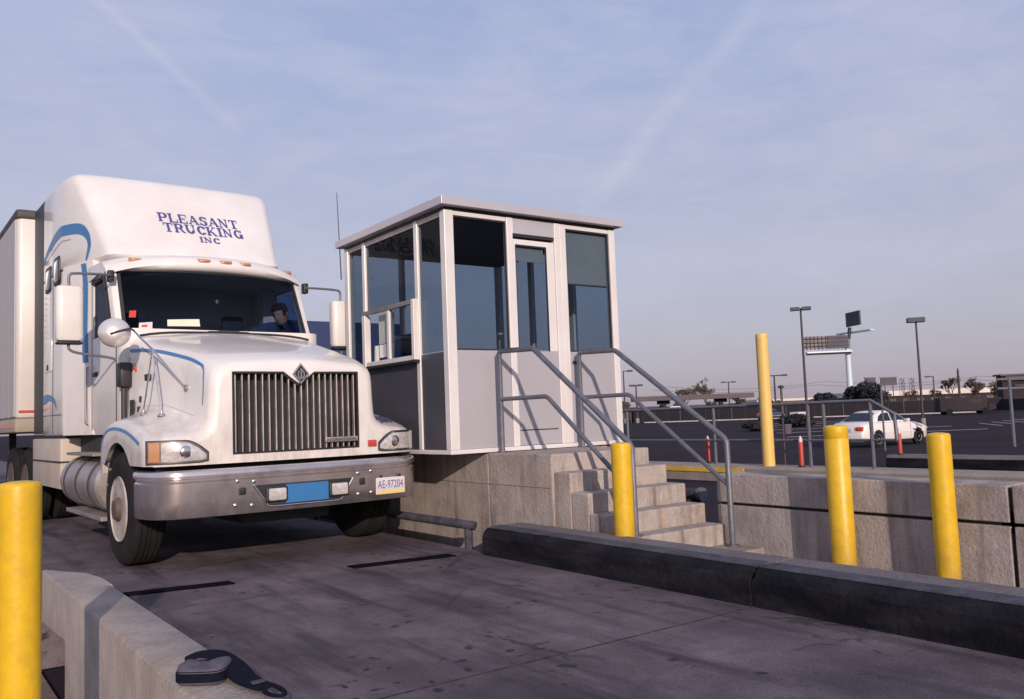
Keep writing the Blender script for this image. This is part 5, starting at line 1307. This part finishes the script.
# handrail on the far kerb
t = thing('handrail', (11.7, 10, 0.24), 'long grey pipe handrail on the pale kerb in the distance', 'handrail')
MB().tube([(11.7, 17.5, 1.22), (11.7, 7.25, 1.235), (11.7, 6.90, 1.03), (11.7, 6.885, 0.66)], 0.027, 8).build('top_rail', 'galv', t, angle=60)
MB().tube([(11.7, 17.5, 0.645), (11.7, 6.885, 0.655)], 0.021, 8).build('mid_rail', 'galv', t, angle=60)
for yy in (7.27, 8.06, 8.34, 10.26, 12.45, 15.0): MB().cyl((11.7, yy, 0.24), (11.7, yy, 1.215), 0.028, n=8).build('post', 'galv', t)
# red delineators
def delineator(x, y, z, label):
    h = 0.48; t = thing('delineator', (x, y, z), label, 'delineator', 'red delineator posts on the far kerb')
    MB().cyl((x, y, z), (x, y, z + 0.025), 0.055, n=16).build('base', 'black', t)
    MB().lathe([(0.02, 0.036), (h * .78, 0.036), (h * .8, 0.030)], (x, y, z), 2, 16).build('tube', 'orange', t)
    MB().lathe([(h * .801, 0.030), (h * .9, 0.030), (h, 0.012)], (x, y, z), 2, 16).build('white_tip', 'plate', t)
    return t
delineator(11.87, 10.58, 0.242, 'red delineator post seen between the sloping handrails')
delineator(11.62, 8.45, 0.242, 'red delineator post just right of the tall pale yellow pipe')
delineator(14.95, 8.75, 0.242, 'small red delineator post under the white car')

# white sedan
def car_shape(L=4.45, Wd=1.68, name='parked_car', label='', loc=(0, 0, 0), rz=0, paint='carwhite', cat='car', group=None):
    root = thing(name, (0, 0, 0), label, cat, group)
    # side profile in (x, z); x from tail (0) to nose (L)
    low = [(0.05, 0.30), (0.0, 0.50), (0.02, 0.72), (0.10, 0.88), (0.30, 0.93), (0.72, 0.95), (1.0, 0.96), (2.0, 0.95), (2.95, 0.93), (3.3, 0.90), (3.9, 0.83), (4.25, 0.74), (4.40, 0.62), (4.45, 0.46), (4.42, 0.28)]
    mb = MB(); rings = []
    xs = [0.0, 0.04, 0.12, 0.3, 0.55, 0.72, 1.0, 1.3, 1.7, 2.1, 2.5, 2.95, 3.2, 3.5, 3.8, 4.05, 4.25, 4.38, 4.45]
    def topz(x): return interp(x, [(0, 0.62), (0.04, 0.80), (0.12, 0.90), (0.3, 0.945), (0.72, 0.965), (1.0, 0.965), (2.95, 0.935), (3.5, 0.885), (4.05, 0.79), (4.25, 0.73), (4.38, 0.64), (4.45, 0.50)])
    def hw(x): return interp(x, [(0, 0.66), (0.12, 0.76), (0.4, 0.82), (1.0, 0.84), (3.2, 0.84), (3.9, 0.80), (4.25, 0.72), (4.45, 0.55)])
    for x in xs:
        zt, w = topz(x), hw(x); zb = 0.24
        rings.append([(x, y, z) for y, z in [(-w + .04, zb), (-w, zb + .08), (-w, 0.52), (-w + 0.005, zt - 0.20 if zt > .75 else zt - .1), (-w + 0.05, zt - 0.05), (-w + 0.14, zt), (0, zt + 0.02), (w - .14, zt), (w - .05, zt - 0.05), (w - .005, zt - 0.20 if zt > .75 else zt - .1), (w, 0.52), (w, zb + .08), (w - .04, zb)]])
    mb.loft(rings, True, True); BD_ = mb.build('body', paint, root, angle=35)
    # glasshouse
    gh = MB(); rings = []
    for x, z, w in ((0.62, 0.955, 0.70), (1.02, 1.22, 0.60), (1.35, 1.345, 0.56), (1.75, 1.385, 0.55), (2.15, 1.375, 0.555), (2.42, 1.32, 0.57), (2.80, 1.10, 0.64), (3.12, 0.925, 0.70)):
        b_ = 0.935; wb = min(0.765, w + (z - b_) * 0.42)
        rings.append([(x, -wb, b_ - 0.02), (x, -w - 0.02, z - 0.05 if z > 1.0 else z), (x, -w + 0.06, z), (x, 0, z + 0.015), (x, w - 0.06, z), (x, w + 0.02, z - 0.05 if z > 1.0 else z), (x, wb, b_ - 0.02)])
    gh.loft(rings, True, True); RF = gh.build('cabin', paint, root, angle=45)
    gb = BVHTree.FromPolygons([tuple(v) for v in gh.v], gh.f)
    def gpatch(poly, side, nm):
        # side window from a polygon in (x, z)
        mbp = MB(); pts = []
        for x, z in poly:
            q = gb.ray_cast(Vector((x, side * 3, z)), Vector((0, -side, 0)))[0]
            pts.append(q + Vector((0, side * 0.008, 0)) if q else Vector((x, side * 0.75, z)))
        c0 = sum(pts, Vector()) / len(pts); mbp.add([c0] + pts, [(0, i + 1, (i + 1) % len(pts) + 1) for i in range(len(pts))]); mbp.build(nm, 'carglass', RF, smooth=False)
    for sd in (-1, 1):
        gpatch([(1.02, 0.98), (1.16, 1.16), (1.42, 1.28), (1.86, 1.305), (1.86, 0.98)], sd, 'rear_side_window')
        gpatch([(1.93, 0.98), (1.93, 1.305), (2.28, 1.285), (2.50, 1.20), (2.86, 0.985)], sd, 'front_side_window')
    mb = MB()
    mb.add([(0.655, -0.60, 0.985), (0.655, 0.60, 0.985), (1.16, 0.49, 1.292), (1.16, -0.49, 1.292)], [(0, 1, 2, 3)]); mb.v = [v + Vector((-0.012, 0, 0.022)) for v in mb.v]; mb.build('rear_window', 'carglass', RF, smooth=False)
    mb = MB(); mb.add([(3.06, -0.60, 0.965), (3.06, 0.60, 0.965), (2.46, 0.50, 1.312), (2.46, -0.50, 1.312)], [(0, 1, 2, 3)]); mb.v = [v + Vector((0.010, 0, 0.020)) for v in mb.v]; mb.build('windscreen', 'carglass', RF, smooth=False)
    for wx_ in (0.82, 3.48):
        for sd in (-1, 1):
            mb = MB(); mb.lathe([(0, 0.345), (sd * 0.02, 0.345)], (wx_, sd * 0.842 - sd * 0.012, 0.315), 1, 32); mb.build('wheel_arch', 'black', root)
            mb = MB(); mb.lathe([(-0.10 * sd, 0.19), (-0.10 * sd, 0.29), (-0.08 * sd, 0.305), (0.055 * sd, 0.305), (0.075 * sd, 0.29), (0.078 * sd, 0.20), (0.06 * sd, 0.19)], (wx_, sd * 0.79, 0.305), 1, 32); W1 = mb.build('wheel', 'rubber', root)
            mb = MB(); mb.lathe([(0.055 * sd, 0.195), (0.070 * sd, 0.19), (0.050 * sd, 0.15), (0.060 * sd, 0.05), (0.065 * sd, 0.02)], (wx_, sd * 0.79, 0.305), 1, 24); mb.build('rim', 'alu', W1)
    for sd in (-1, 1):
        MB().rbox(-0.022, 0.10, min(sd * 0.42, sd * 0.735), max(sd * 0.42, sd * 0.735), 0.64, 0.80, 0.04, axis=0).build('tail_light', 'red', root)
        MB().rbox(4.24, 4.40, min(sd * 0.42, sd * 0.68), max(sd * 0.42, sd * 0.68), 0.56, 0.68, 0.03, axis=0).build('headlight', 'lens', root)
        MB().rbox(2.66, 2.80, min(sd * 0.82, sd * 0.95), max(sd * 0.82, sd * 0.95), 0.93, 1.04, 0.03, axis=0).build('door_mirror', paint, root)
        MB().tube([(1.90, sd * 0.842, 0.32), (1.90, sd * 0.842, 0.90)], 0.006, 6).tube([(2.96, sd * 0.842, 0.32), (2.96, sd * 0.842, 0.88)], 0.006, 6).build('door_seams', 'under', BD_)
        MB().box(0.5, 4.0, min(sd * .838, sd * .850), max(sd * .838, sd * .850), 0.50, 0.54).build('rub_strip', 'pale', BD_, smooth=False)
    MB().rbox(-0.05, 0.12, -0.72, 0.72, 0.30, 0.52, 0.05, axis=0).build('rear_bumper', paint, root)
    MB().box(-0.026, 0.0, -0.24, 0.24, 0.62, 0.74).build('number_plate', 'plate', root, smooth=False)
    root.location = loc; root.rotation_euler = (0, 0, rz)
    return root
rz = math.atan2(-0.11, 2.74)
car_shape(label='white four-door sedan driving away to the right across the lot', name='sedan_car', loc=(30.05, 19.75, -0.5), rz=rz)

# dark vehicles far away
def far_vehicle(loc, rz, label, van=False):
    if not van: return car_shape(name='parked_car', label=label, loc=loc, rz=rz, paint='farblue', group='dark cars parked far across the lot')
    root = thing('parked_van', (0, 0, 0), label, 'van')
    MB().rbox(0, 5.2, -0.95, 0.95, 0.35, 1.95, 0.14, axis=1).build('body', 'fardark', root)
    MB().prism([(5.18, 0.4), (6.1, 0.45), (6.05, 1.0), (5.3, 1.2)], 1, -0.9, 0.9).build('bonnet', 'fardark', root, bevel=0.04)
    for sd in (-1, 1):
        MB().box(3.4, 4.6, min(sd * .949, sd * .958), max(sd * .949, sd * .958), 1.2, 1.7).build('side_window', 'dglass', root, smooth=False)
        for wx_ in (1.0, 4.9): mb = MB(); mb.lathe([(-0.1, 0.1), (-0.1, 0.36), (0.1, 0.36), (0.1, 0.1)], (wx_, sd * 0.86, 0.36), 1, 24); mb.build('wheel', 'rubber', root)
    root.location = loc; root.rotation_euler = (0, 0, rz); return root
far_vehicle((90.0, 71.0, -0.5), 0.1, 'dark blue car parked between the tall pale yellow pipe and the white sedan')
far_vehicle((98.0, 52.5, -0.5), -0.75, 'dark panel van parked beyond the right-hand yellow post', van=True)

# lamp poles
def lamp_pole(x, y, h, label, heads=2, arm=0.7, r=0.10, hw=0.42, dirx=None, z0=-0.5, m='poledark'):
    t = thing('lamp_pole', (x, y, z0), label, 'lamp pole', 'lamp poles across the lot')
    MB().cyl((x, y, z0), (x, y, z0 + 0.7), r * 1.9, n=12).build('concrete_foot', 'pad', t)
    MB().cyl((x, y, z0 + 0.7), (x, y, z0 + h), r, r * 0.7, n=12).build('pole', m, t)
    d = Vector((math.cos(R(-52)), math.sin(R(-52)), 0)) if dirx is None else Vector(dirx).normalized()
    n = Vector((-d.y, d.x, 0))
    for s_ in ((-1, 1) if heads == 2 else (-1,)):
        c = Vector((x, y, z0 + h)) + d * s_ * arm
        MB().cyl((x, y, z0 + h - 0.05), c + Vector((0, 0, -0.05)), r * 0.5, n=8).build('arm', m, t)
        mb = MB(); a = c - d * hw; b_ = c + d * hw
        vs = [p + n * q + Vector((0, 0, zz)) for zz, sc in ((-0.18, 1.0), (0.10, 0.8)) for p, q in ((a, -0.28 * sc), (b_, -0.28 * sc), (b_, 0.28 * sc), (a, 0.28 * sc))]
        mb.add(vs, [(0, 1, 2, 3), (4, 5, 6, 7), (0, 1, 5, 4), (1, 2, 6, 5), (2, 3, 7, 6), (3, 0, 4, 7)]); mb.build('lamp_head', 'board_dark', t, smooth=False, bevel=0.03)
    return t
lamp_pole(60.1, 42.9, 9.6, 'tall dark double-headed lamp pole beside the large billboard', arm=0.45, r=0.11, hw=0.36)
lamp_pole(48.4, 26.8, 6.45, 'dark double-headed lamp pole right of the billboard, above the white car', arm=0.22, r=0.075, hw=0.26)
lamp_pole(108.3, 82.7, 6.4, 'low double-headed lamp pole just right of the tall pale yellow pipe', arm=1.5, r=0.16)
lamp_pole(142.1, 120.1, 7.2, 'far double-headed lamp pole left of the tall pale yellow pipe', arm=1.1, r=0.16)
lamp_pole(91.3, 94.9, 5.7, 'far lamp pole next to the booth corner, above the sloping handrail', arm=0.6, r=0.14)
lamp_pole(157.2, 84.5, 6.2, 'far lamp pole with one bent arm to the right of the billboards', heads=1, arm=1.0, r=0.14)
lamp_pole(91.0, 97.2, 8.0, 'far lamp pole whose single head pokes out beside the booth wall', heads=1, arm=-1.0, r=0.12)

# large billboard with walkway and a second board set at an angle on top
t = thing('billboard', (153.6, 99.4, -0.5), 'large billboard on a pale blue steel column with a second board on top', 'billboard')
MB().cyl((153.6, 99.4, -0.5), (153.6, 99.4, 14.9), 0.62, 0.5, 20).build('column', 'poleblue', t)
bl, br = Vector((146.4, 104.6, 0)), Vector((153.2, 98.9, 0)); dd = (br - bl).normalized(); nn = Vector((-dd.y, dd.x, 0))
def slab(mb, a, b_, z0, z1, th, off=0.0):
    d = (b_ - a).normalized(); n = Vector((-d.y, d.x, 0))
    vs = [p + n * q + Vector((0, 0, z)) for z in (z0, z1) for p, q in ((a, off - th / 2), (b_, off - th / 2), (b_, off + th / 2), (a, off + th / 2))]
    return mb.add(vs, [(0, 3, 2, 1), (4, 5, 6, 7), (0, 1, 5, 4), (1, 2, 6, 5), (2, 3, 7, 6), (3, 0, 4, 7)])
pn = slab(MB(), bl, br, 12.2, 14.7, 0.25).build('panel', 'board_back', t, smooth=False)
slab(MB(), bl + dd * 4.9, br, 12.22, 14.68, 0.1, -0.30).build('dark_back_sheet', 'board_dark', t, smooth=False)
mb = MB()
for k in range(13): p = bl + dd * (k * 9.0 / 12); slab(mb, p, p + dd * 0.12, 12.0, 14.75, 0.15, -0.25)
mb.build('uprights', 'poledark', t, smooth=False)
mb = MB(); 
for z in (12.7, 13.4, 14.2): slab(mb, bl, br, z, z + 0.12, 0.12, -0.42)
mb.build('stringers', 'poledark', t, smooth=False)
slab(MB(), bl + dd * 0.6, br + dd * 0.4, 11.35, 11.65, 1.2, -0.4).build('walkway', 'poleblue', t, smooth=False)
slab(MB(), bl + dd * 0.6, br + dd * 0.4, 11.0, 11.35, 0.4, -0.2).build('main_beam', 'poledark', t, smooth=False)
ul, ur = Vector((155.54, 100.49, 0)), Vector((153.21, 95.98, 0))
slab(MB(), ul, ur, 16.5, 19.3, 0.3).build('upper_panel', 'board_dark', t, smooth=False)
slab(MB(), Vector((155.6, 102.6, 0)), Vector((153.2, 93.6, 0)), 15.1, 15.4, 1.2).build('upper_walkway', 'poleblue', t, smooth=False)
MB().cyl((153.6, 99.0, 14.0), (153.6, 98.6, 16.2), 0.35, n=12).build('upper_strut', 'poledark', t)
def small_board(a, b_, z0, z1, label, legs=(0.25, 0.75)):
    a, b_ = Vector((a[0], a[1], 0)), Vector((b_[0], b_[1], 0)); t = thing('billboard', ((a.x + b_.x) / 2, (a.y + b_.y) / 2, -0.5), label, 'billboard')
    slab(MB(), a, b_, z0, z1, 0.3).build('panel', 'board_dark', t, smooth=False)
    slab(MB(), a - (b_ - a) * 0.04, b_ + (b_ - a) * 0.04, z1 - 0.02, z1 + 0.15, 0.5).build('top_edge', 'board_back', t, smooth=False)
    for u in legs: p = a.lerp(b_, u); MB().cyl((p.x, p.y, -0.5), (p.x, p.y, z0), 0.10, n=8).build('leg', 'poledark', t)
small_board((183.5, 114.9), (185.6, 113.5), 5.2, 7.0, 'small dark billboard, the left one of the pair over the hedge', (0.5,))
small_board((186.5, 112.8), (189.5, 110.6), 5.1, 6.9, 'wider small dark billboard, the right one of the pair over the hedge')
# lattice pylons
def pylon(x, y, h, label):
    t = thing('lattice_pylon', (x, y, -0.5), label, 'pylon', 'lattice pylons beyond the roofs')
    mb = MB()
    for sx, sy in ((-1, -1), (1, -1), (1, 1), (-1, 1)): mb.cyl((x + sx * .5, y + sy * .5, -0.5), (x + sx * .35, y + sy * .35, h), 0.05, n=5)
    for k in range(6):
        z0 = -0.5 + (h + .5) * k / 6; z1 = -0.5 + (h + .5) * (k + 1) / 6
        mb.cyl((x - .45, y - .45, z0), (x + .45, y - .45, z1), 0.04, n=4); mb.cyl((x + .45, y - .45, z0), (x + .45, y + .45, z1), 0.04, n=4)
    mb.cyl((x - 1.0, y - .4, h - 0.2), (x + 1.0, y + .4, h - 0.2), 0.07, n=5); mb.cyl((x - .9, y - .4, h - 1.2), (x + .9, y + .4, h - 1.2), 0.07, n=5)
    mb.build('lattice', 'poledark', t, smooth=False)
pylon(200.0, 115.4, 6.9, 'lattice pylon right of the small billboards, the left one of two')
pylon(201.9, 114.0, 6.9, 'lattice pylon left of the lamp pole, the right one of two')

# canopy of a toll plaza far away
t = thing('plaza_canopy', (113, 104, -0.5), 'long low grey canopy on T-shaped columns behind the handrails', 'canopy')
ca, cb = Vector((104.8, 110.0, 0)), Vector((121.5, 97.8, 0))
slab(MB(), ca, cb, 2.95, 3.75, 4.0).build('roof', 'fargrey', t, smooth=False)
for u in (0.26, 0.74):
    p = ca.lerp(cb, u); MB().cyl((p.x, p.y, -0.5), (p.x, p.y, 2.3), 0.35, n=10).build('column', 'under', t)
    d = (cb - ca).normalized(); slab(MB(), p - d * 1.1, p + d * 1.1, 2.3, 2.94, 0.6).build('capital', 'under', t, smooth=False)
# small pale booth under it
t = thing('pay_booth', (103.6, 97.6, -0.5), 'small pale pay booth with blue windows under the distant canopy', 'booth')
a, b_ = Vector((102.6, 98.9, 0)), Vector((104.7, 97.2, 0))
slab(MB(), a, b_, -0.5, 0.45, 2.0).build('lower_wall', 'trailer', t, smooth=False)
slab(MB(), a + (b_ - a) * .02, b_ - (b_ - a) * .02, 0.452, 1.55, 1.9).build('windows', 'farblue', t, smooth=False)
slab(MB(), a - (b_ - a) * .05, b_ + (b_ - a) * .05, 1.552, 1.85, 2.2).build('roof', 'poleblue', t, smooth=False)
for u in (0.0, 0.5, 0.95): p = a.lerp(b_, u); slab(MB(), p, p + (b_ - a) * 0.06, 0.46, 1.549, 2.02).build('corner_post', 'bwhite', t, smooth=False)
# red barrel
o = MB().lathe([(0, 0.45), (0.08, 0.45), (0.10, 0.26), (0.7, 0.16), (1.2, 0.06)], (102.8, 86.6, -0.5), 2, 16).build('traffic_cone', 'orange', off=(102.8, 86.6, -0.5)); tag(o, 'orange traffic cone standing far off in front of the dark buildings', 'cone')
# waste bin and pale crate
o = MB().lathe([(0, 0.24), (0.5, 0.29), (0.52, 0.31), (0.6, 0.26)], (44.4, 33.2, -0.5), 2, 20).build('waste_bin', 'fargrey', off=(44.4, 33.2, -0.5)); tag(o, 'grey round waste bin standing on the lot right of the tall pale yellow pipe', 'bin')
o = MB().rbox(76.0, 77.6, 55.2, 56.4, -0.5, 0.55, 0.08).build('cable_box', 'trailer', off=(76.8, 55.8, -0.5)); tag(o, 'pale utility cabinet between the dark car and the white sedan', 'cabinet')

# long dark buildings, roofs and fences on the far side of the lot
def building(name, a, b_, z1, depth, wall, roof, label, fascia=None, fz=0.7, doors=10):
    a, b_ = Vector((a[0], a[1], 0)), Vector((b_[0], b_[1], 0)); d = (b_ - a).normalized(); n = Vector((-d.y, d.x, 0)); L_ = (b_ - a).length
    t = thing(name, ((a.x + b_.x) / 2, (a.y + b_.y) / 2, -0.5), label, 'building')
    slab(MB(), a, b_, -0.5, z1, depth, depth / 2).build('wall', wall, t, smooth=False)
    slab(MB(), a - d * .4, b_ + d * .4, z1 + 0.002, z1 + (fz if fascia else 0.3), depth + 0.8, depth / 2).build('roof', fascia or roof, t, smooth=False)
    for k in range(doors):
        p = a + d * (L_ * (k + 0.25) / doors); slab(MB(), p, p + d * (L_ / doors * 0.5), -0.45, z1 - 0.8, 0.1, -0.05).build('dock_door', 'board_dark' if k % 3 else 'fargrey', t, smooth=False)
    return t
building('warehouse', (136, 149.5), (172, 122.8), 2.0, 14, 'fardark', 'fargrey', 'low dark warehouse with a grey roof behind the distant canopy', doors=12)
building('warehouse', (218.1, 139.0), (262, 107.5), 2.9, 18, 'fardark', 'fargrey', 'long dark warehouse with a bright pale roof edge beyond the lot', fascia='farwhite', fz=1.4, doors=14)
building('warehouse', (189, 150), (205, 139), 2.6, 10, 'fardark', 'farwhite', 'small far shed with a pale roof left of the tall pale yellow pipe', fascia='farwhite', fz=0.6, doors=3)
t = building('office_block', (157.2, 72.3), (170.0, 62.0), 5.0, 2, 'fardark', 'fargrey', 'dark flat-roofed block at the right edge of the picture', doors=0)
slab(MB(), Vector((157.4, 72.0, 0)), Vector((167, 64.2, 0)), 4.2, 4.9, 0.3, -0.3).build('roof_sign', 'fargreen', t, smooth=False)
slab(MB(), Vector((158.4, 71.0, 0)), Vector((168, 63.2, 0)), 3.2, 3.4, 0.3, -0.3).build('ledge', 'fargrey', t, smooth=False)
# dark screening fence along the edge of the lot
def fence(a, b_, z1, label, n=40):
    a, b_ = Vector((a[0], a[1], 0)), Vector((b_[0], b_[1], 0)); d = (b_ - a).normalized(); L_ = (b_ - a).length
    t = thing('screen_fence', (a.x, a.y, -0.5), label, 'fence')
    slab(MB(), a, b_, -0.4, z1, 0.06).build('mesh_panel', 'farfence', t, smooth=False)
    slab(MB(), a, b_, z1 + .001, z1 + 0.05, 0.09).build('top_bar', 'poledark', t, smooth=False)
    for k in range(n + 1): p = a + d * (L_ * k / n); MB().cyl((p.x, p.y, -0.5), (p.x, p.y, z1 + 0.1), 0.06, n=6).build('post', 'galv' if k % 4 == 0 else 'poledark', t)
fence((92, 97), (116, 53.7), 1.25, 'dark screened fence along the far edge of the lot, left part', 26)
fence((116, 53.7), (92, 18), 1.0, 'dark screened fence along the far edge of the lot, right part', 24)
# kerb line and painted bay lines on the lot
mb = MB(); slab(mb, Vector((90, 92, 0)), Vector((112, 54, 0)), -0.49, -0.36, 0.9); slab(mb, Vector((108, 45, 0)), Vector((88, 18, 0)), -0.49, -0.38, 0.6)
struct(mb.build('lot_kerb', 'linew', smooth=False))
mb = MB()
def line(a, b_, w=0.14): slab(mb, Vector((a[0], a[1], 0)), Vector((b_[0], b_[1], 0)), -0.499, -0.494, w)
for k in range(9): line((42 + k * 3.1, 16 + k * 0.4), (47.5 + k * 3.1, 20 + k * .4)); line((56 + k * 3.2, 26 + k * 0.7), (61.5 + k * 3.2, 30 + k * .7))
for k in range(6): line((40 + k * 6, 30 + k * 5.2), (50 + k * 6, 24 + k * 5.2), 0.2)
struct(mb.build('lot_markings', 'linew', smooth=False))

# sign posts on the right
t = thing('rack_sign', (31.6, 14.3, -0.5), 'thin grey post with two short crossbars near the right edge of the picture', 'sign post')
MB().cyl((31.6, 14.3, -0.5), (31.6, 14.3, 1.9), 0.055, n=10).build('post', 'galv', t)
for z in (1.50, 1.82): slab(MB(), Vector((31.42, 14.62, 0)), Vector((31.83, 13.9, 0)), z, z + 0.07, 0.06).build('crossbar', 'galv', t, smooth=False)
for (x, y, z1, lb) in ((28.6, 17.3, 1.75, 'thin bare grey post in front of the bonnet of the white sedan'), (11.95, 9.0, 1.50, 'thin pinkish post right beside the tall pale yellow pipe')):
    t = thing('slim_post', (x, y, -0.5), lb, 'post'); MB().cyl((x, y, -0.5 if x > 20 else 0.24), (x, y, z1), 0.035 if x > 20 else 0.02, n=8).build('tube', 'galv' if x > 20 else 'fargrey', t); MB().lathe([(0, 0.05), (0.03, 0.05), (0.05, 0.01)], (x, y, z1), 2, 8).build('cap', 'poledark', t)

# bare winter trees: trunk and a crown of fine branches
def tree(x, y, h, label, seed, spread=1.0, name='bare_tree', lv=6, m='bark', z0=-0.5):
    rnd = random.Random(seed); t = thing(name, (x, y, z0), label, 'tree', 'bare winter trees on the skyline')
    tr = MB(); cr = MB()
    def br(p, d, ln, r, lvl):
        q = p + d * ln; (tr if lvl >= lv - 1 else cr).cyl(p, q, r, r * 0.62, n=5 if lvl > 2 else 3, caps=False)
        if lvl == 0: return
        for k in range(3 if lvl > 1 else 4):
            ax = Vector((rnd.uniform(-1, 1), rnd.uniform(-1, 1), rnd.uniform(-0.1, 0.9))).normalized()
            br(p + d * ln * rnd.uniform(0.55, 1.0), (d * 1.0 + ax * 0.85 * spread).normalized(), ln * rnd.uniform(0.62, 0.82), max(r * 0.58, 0.055), lvl - 1)
    br(Vector((x, y, z0)), Vector((rnd.uniform(-.05, .05), 0, 1)).normalized(), h * 0.27, h * 0.022, lv)
    tr.build('trunk', m, t, smooth=False); cr.build('crown', m, t, smooth=False); return t
tree(171.5, 160.6, 11.5, 'broad bare tree on the skyline right of the booth, left of a pair', 3, 1.25)
tree(176.5, 157.0, 11.8, 'broad bare tree on the skyline right of the booth, right of a pair', 5, 1.25)
tree(189, 148, 7.8, 'small bare tree right behind the tall pale yellow pipe', 8, 1.1)
tree(184, 152, 6.0, 'low bare tree left of the tall pale yellow pipe', 9, 1.3)
tree(219.5, 113.6, 10.5, 'bare tree with a dark mast beside it near the right edge, nearest the lamp pole', 11, 1.0)
tree(224.5, 109.8, 10.2, 'bare tree near the right edge between the mast and the dark block', 12, 1.1)
tree(229.5, 106.8, 8.6, 'bare tree closest to the dark block at the right edge', 14, 1.1)
t = thing('mast', (217.5, 110.5, -0.5), 'dark upright mast between the bare trees near the right edge', 'mast'); MB().cyl((217.5, 110.5, -0.5), (217.5, 110.5, 8.6), 0.32, 0.25, 8).build('shaft', 'poledark', t); MB().cyl((217.5, 110.5, 8.6), (217.5, 110.5, 9.2), 0.12, n=6).build('tip', 'poledark', t)

# dark evergreen clumps: leaf-sized faces spread through the crown
def shrub(x, y, z0, rx, ry, h, n, label, seed, leaf=0.22, name='evergreen_shrub', m='evergreen', trunk=True):
    rnd = random.Random(seed); t = thing(name, (x, y, z0), label, 'shrub', 'dark evergreens beyond the lot'); mb = MB()
    lobes = [(rnd.uniform(-.55, .55) * rx, rnd.uniform(-.55, .55) * ry, rnd.uniform(.35, .85) * h, rnd.uniform(.28, .5)) for _ in range(9)]
    for k in range(n):
        lx, ly, lz, lr = rnd.choice(lobes); v = Vector((rnd.gauss(0, 1), rnd.gauss(0, 1), rnd.gauss(0, 1))).normalized() * rnd.uniform(0.5, 1.0) ** 0.5
        p = Vector((x + lx + v.x * rx * lr, y + ly + v.y * ry * lr, z0 + max(0.05, lz + v.z * h * lr * 0.8)))
        u = Vector((rnd.uniform(-1, 1), rnd.uniform(-1, 1), rnd.uniform(-1, 1))).normalized() * leaf; w = u.orthogonal().normalized() * leaf * 0.6
        mb.add([p - u, p + w, p + u, p - w], [(0, 1, 2, 3)])
    mb.build('foliage', m, t, smooth=False); MB().cyl((x, y, z0), (x, y, z0 + h * .6), 0.12, n=6).build('stem', 'bark', t, smooth=False)
shrub(137.8, 86.1, -0.5, 4.6, 4.6, 5.0, 5200, 'large dark evergreen left of the long pale roof edge', 2, 0.34)
shrub(133.0, 90.5, -0.5, 2.6, 2.6, 3.6, 2600, 'smaller dark evergreen left of the large one', 6, 0.3)
shrub(50.3, 40.4, -0.5, 1.2, 1.2, 0.55, 5000, 'low dark bush on the lot left of the tall pale yellow pipe', 4, 0.12)
shrub(60.1, 43.9, -0.5, 1.6, 1.6, 0.85, 6000, 'dark bush on the lot behind the handrail near the white sedan', 5, 0.14)
# overhead wires
t = thing('overhead_wires', (160, 120, 4), 'faint overhead wires strung across the skyline on the right', 'wires')
for z_, o_ in ((6.2, 0), (7.0, 4)):
    mb = MB(); pts = []
    for k in range(25): u = k / 24; pts.append((150 + o_ + 110 * u, 150 - 60 * u, z_ - 1.2 * math.sin(math.pi * ((u * 3) % 1))))
    mb.tube(pts, 0.05, 4); mb.build('wire', 'poledark', t, smooth=False)

# a row of low bare trees and lamp poles closes the lot on the skyline, with parked vehicles in front of the fence
proto = tree(150.0, 128.0, 7.0, 'low bare tree in the long row on the skyline behind the dark fence', 31, 1.3, lv=5)
proto['group'] = 'row of low bare trees behind the fence'
rnd = random.Random(17)
a_, b__ = Vector((138, 146, 0)), Vector((212, 92, 0))
for k in range(15):
    u = (k + rnd.uniform(-.3, .3)) / 14; p = a_.lerp(b__, u); sc = rnd.uniform(0.62, 1.0)
    dup(proto, (p.x, p.y, -0.5), rnd.uniform(0, 6.28), scale=(sc * rnd.uniform(1, 1.3), sc * 1.1, sc))
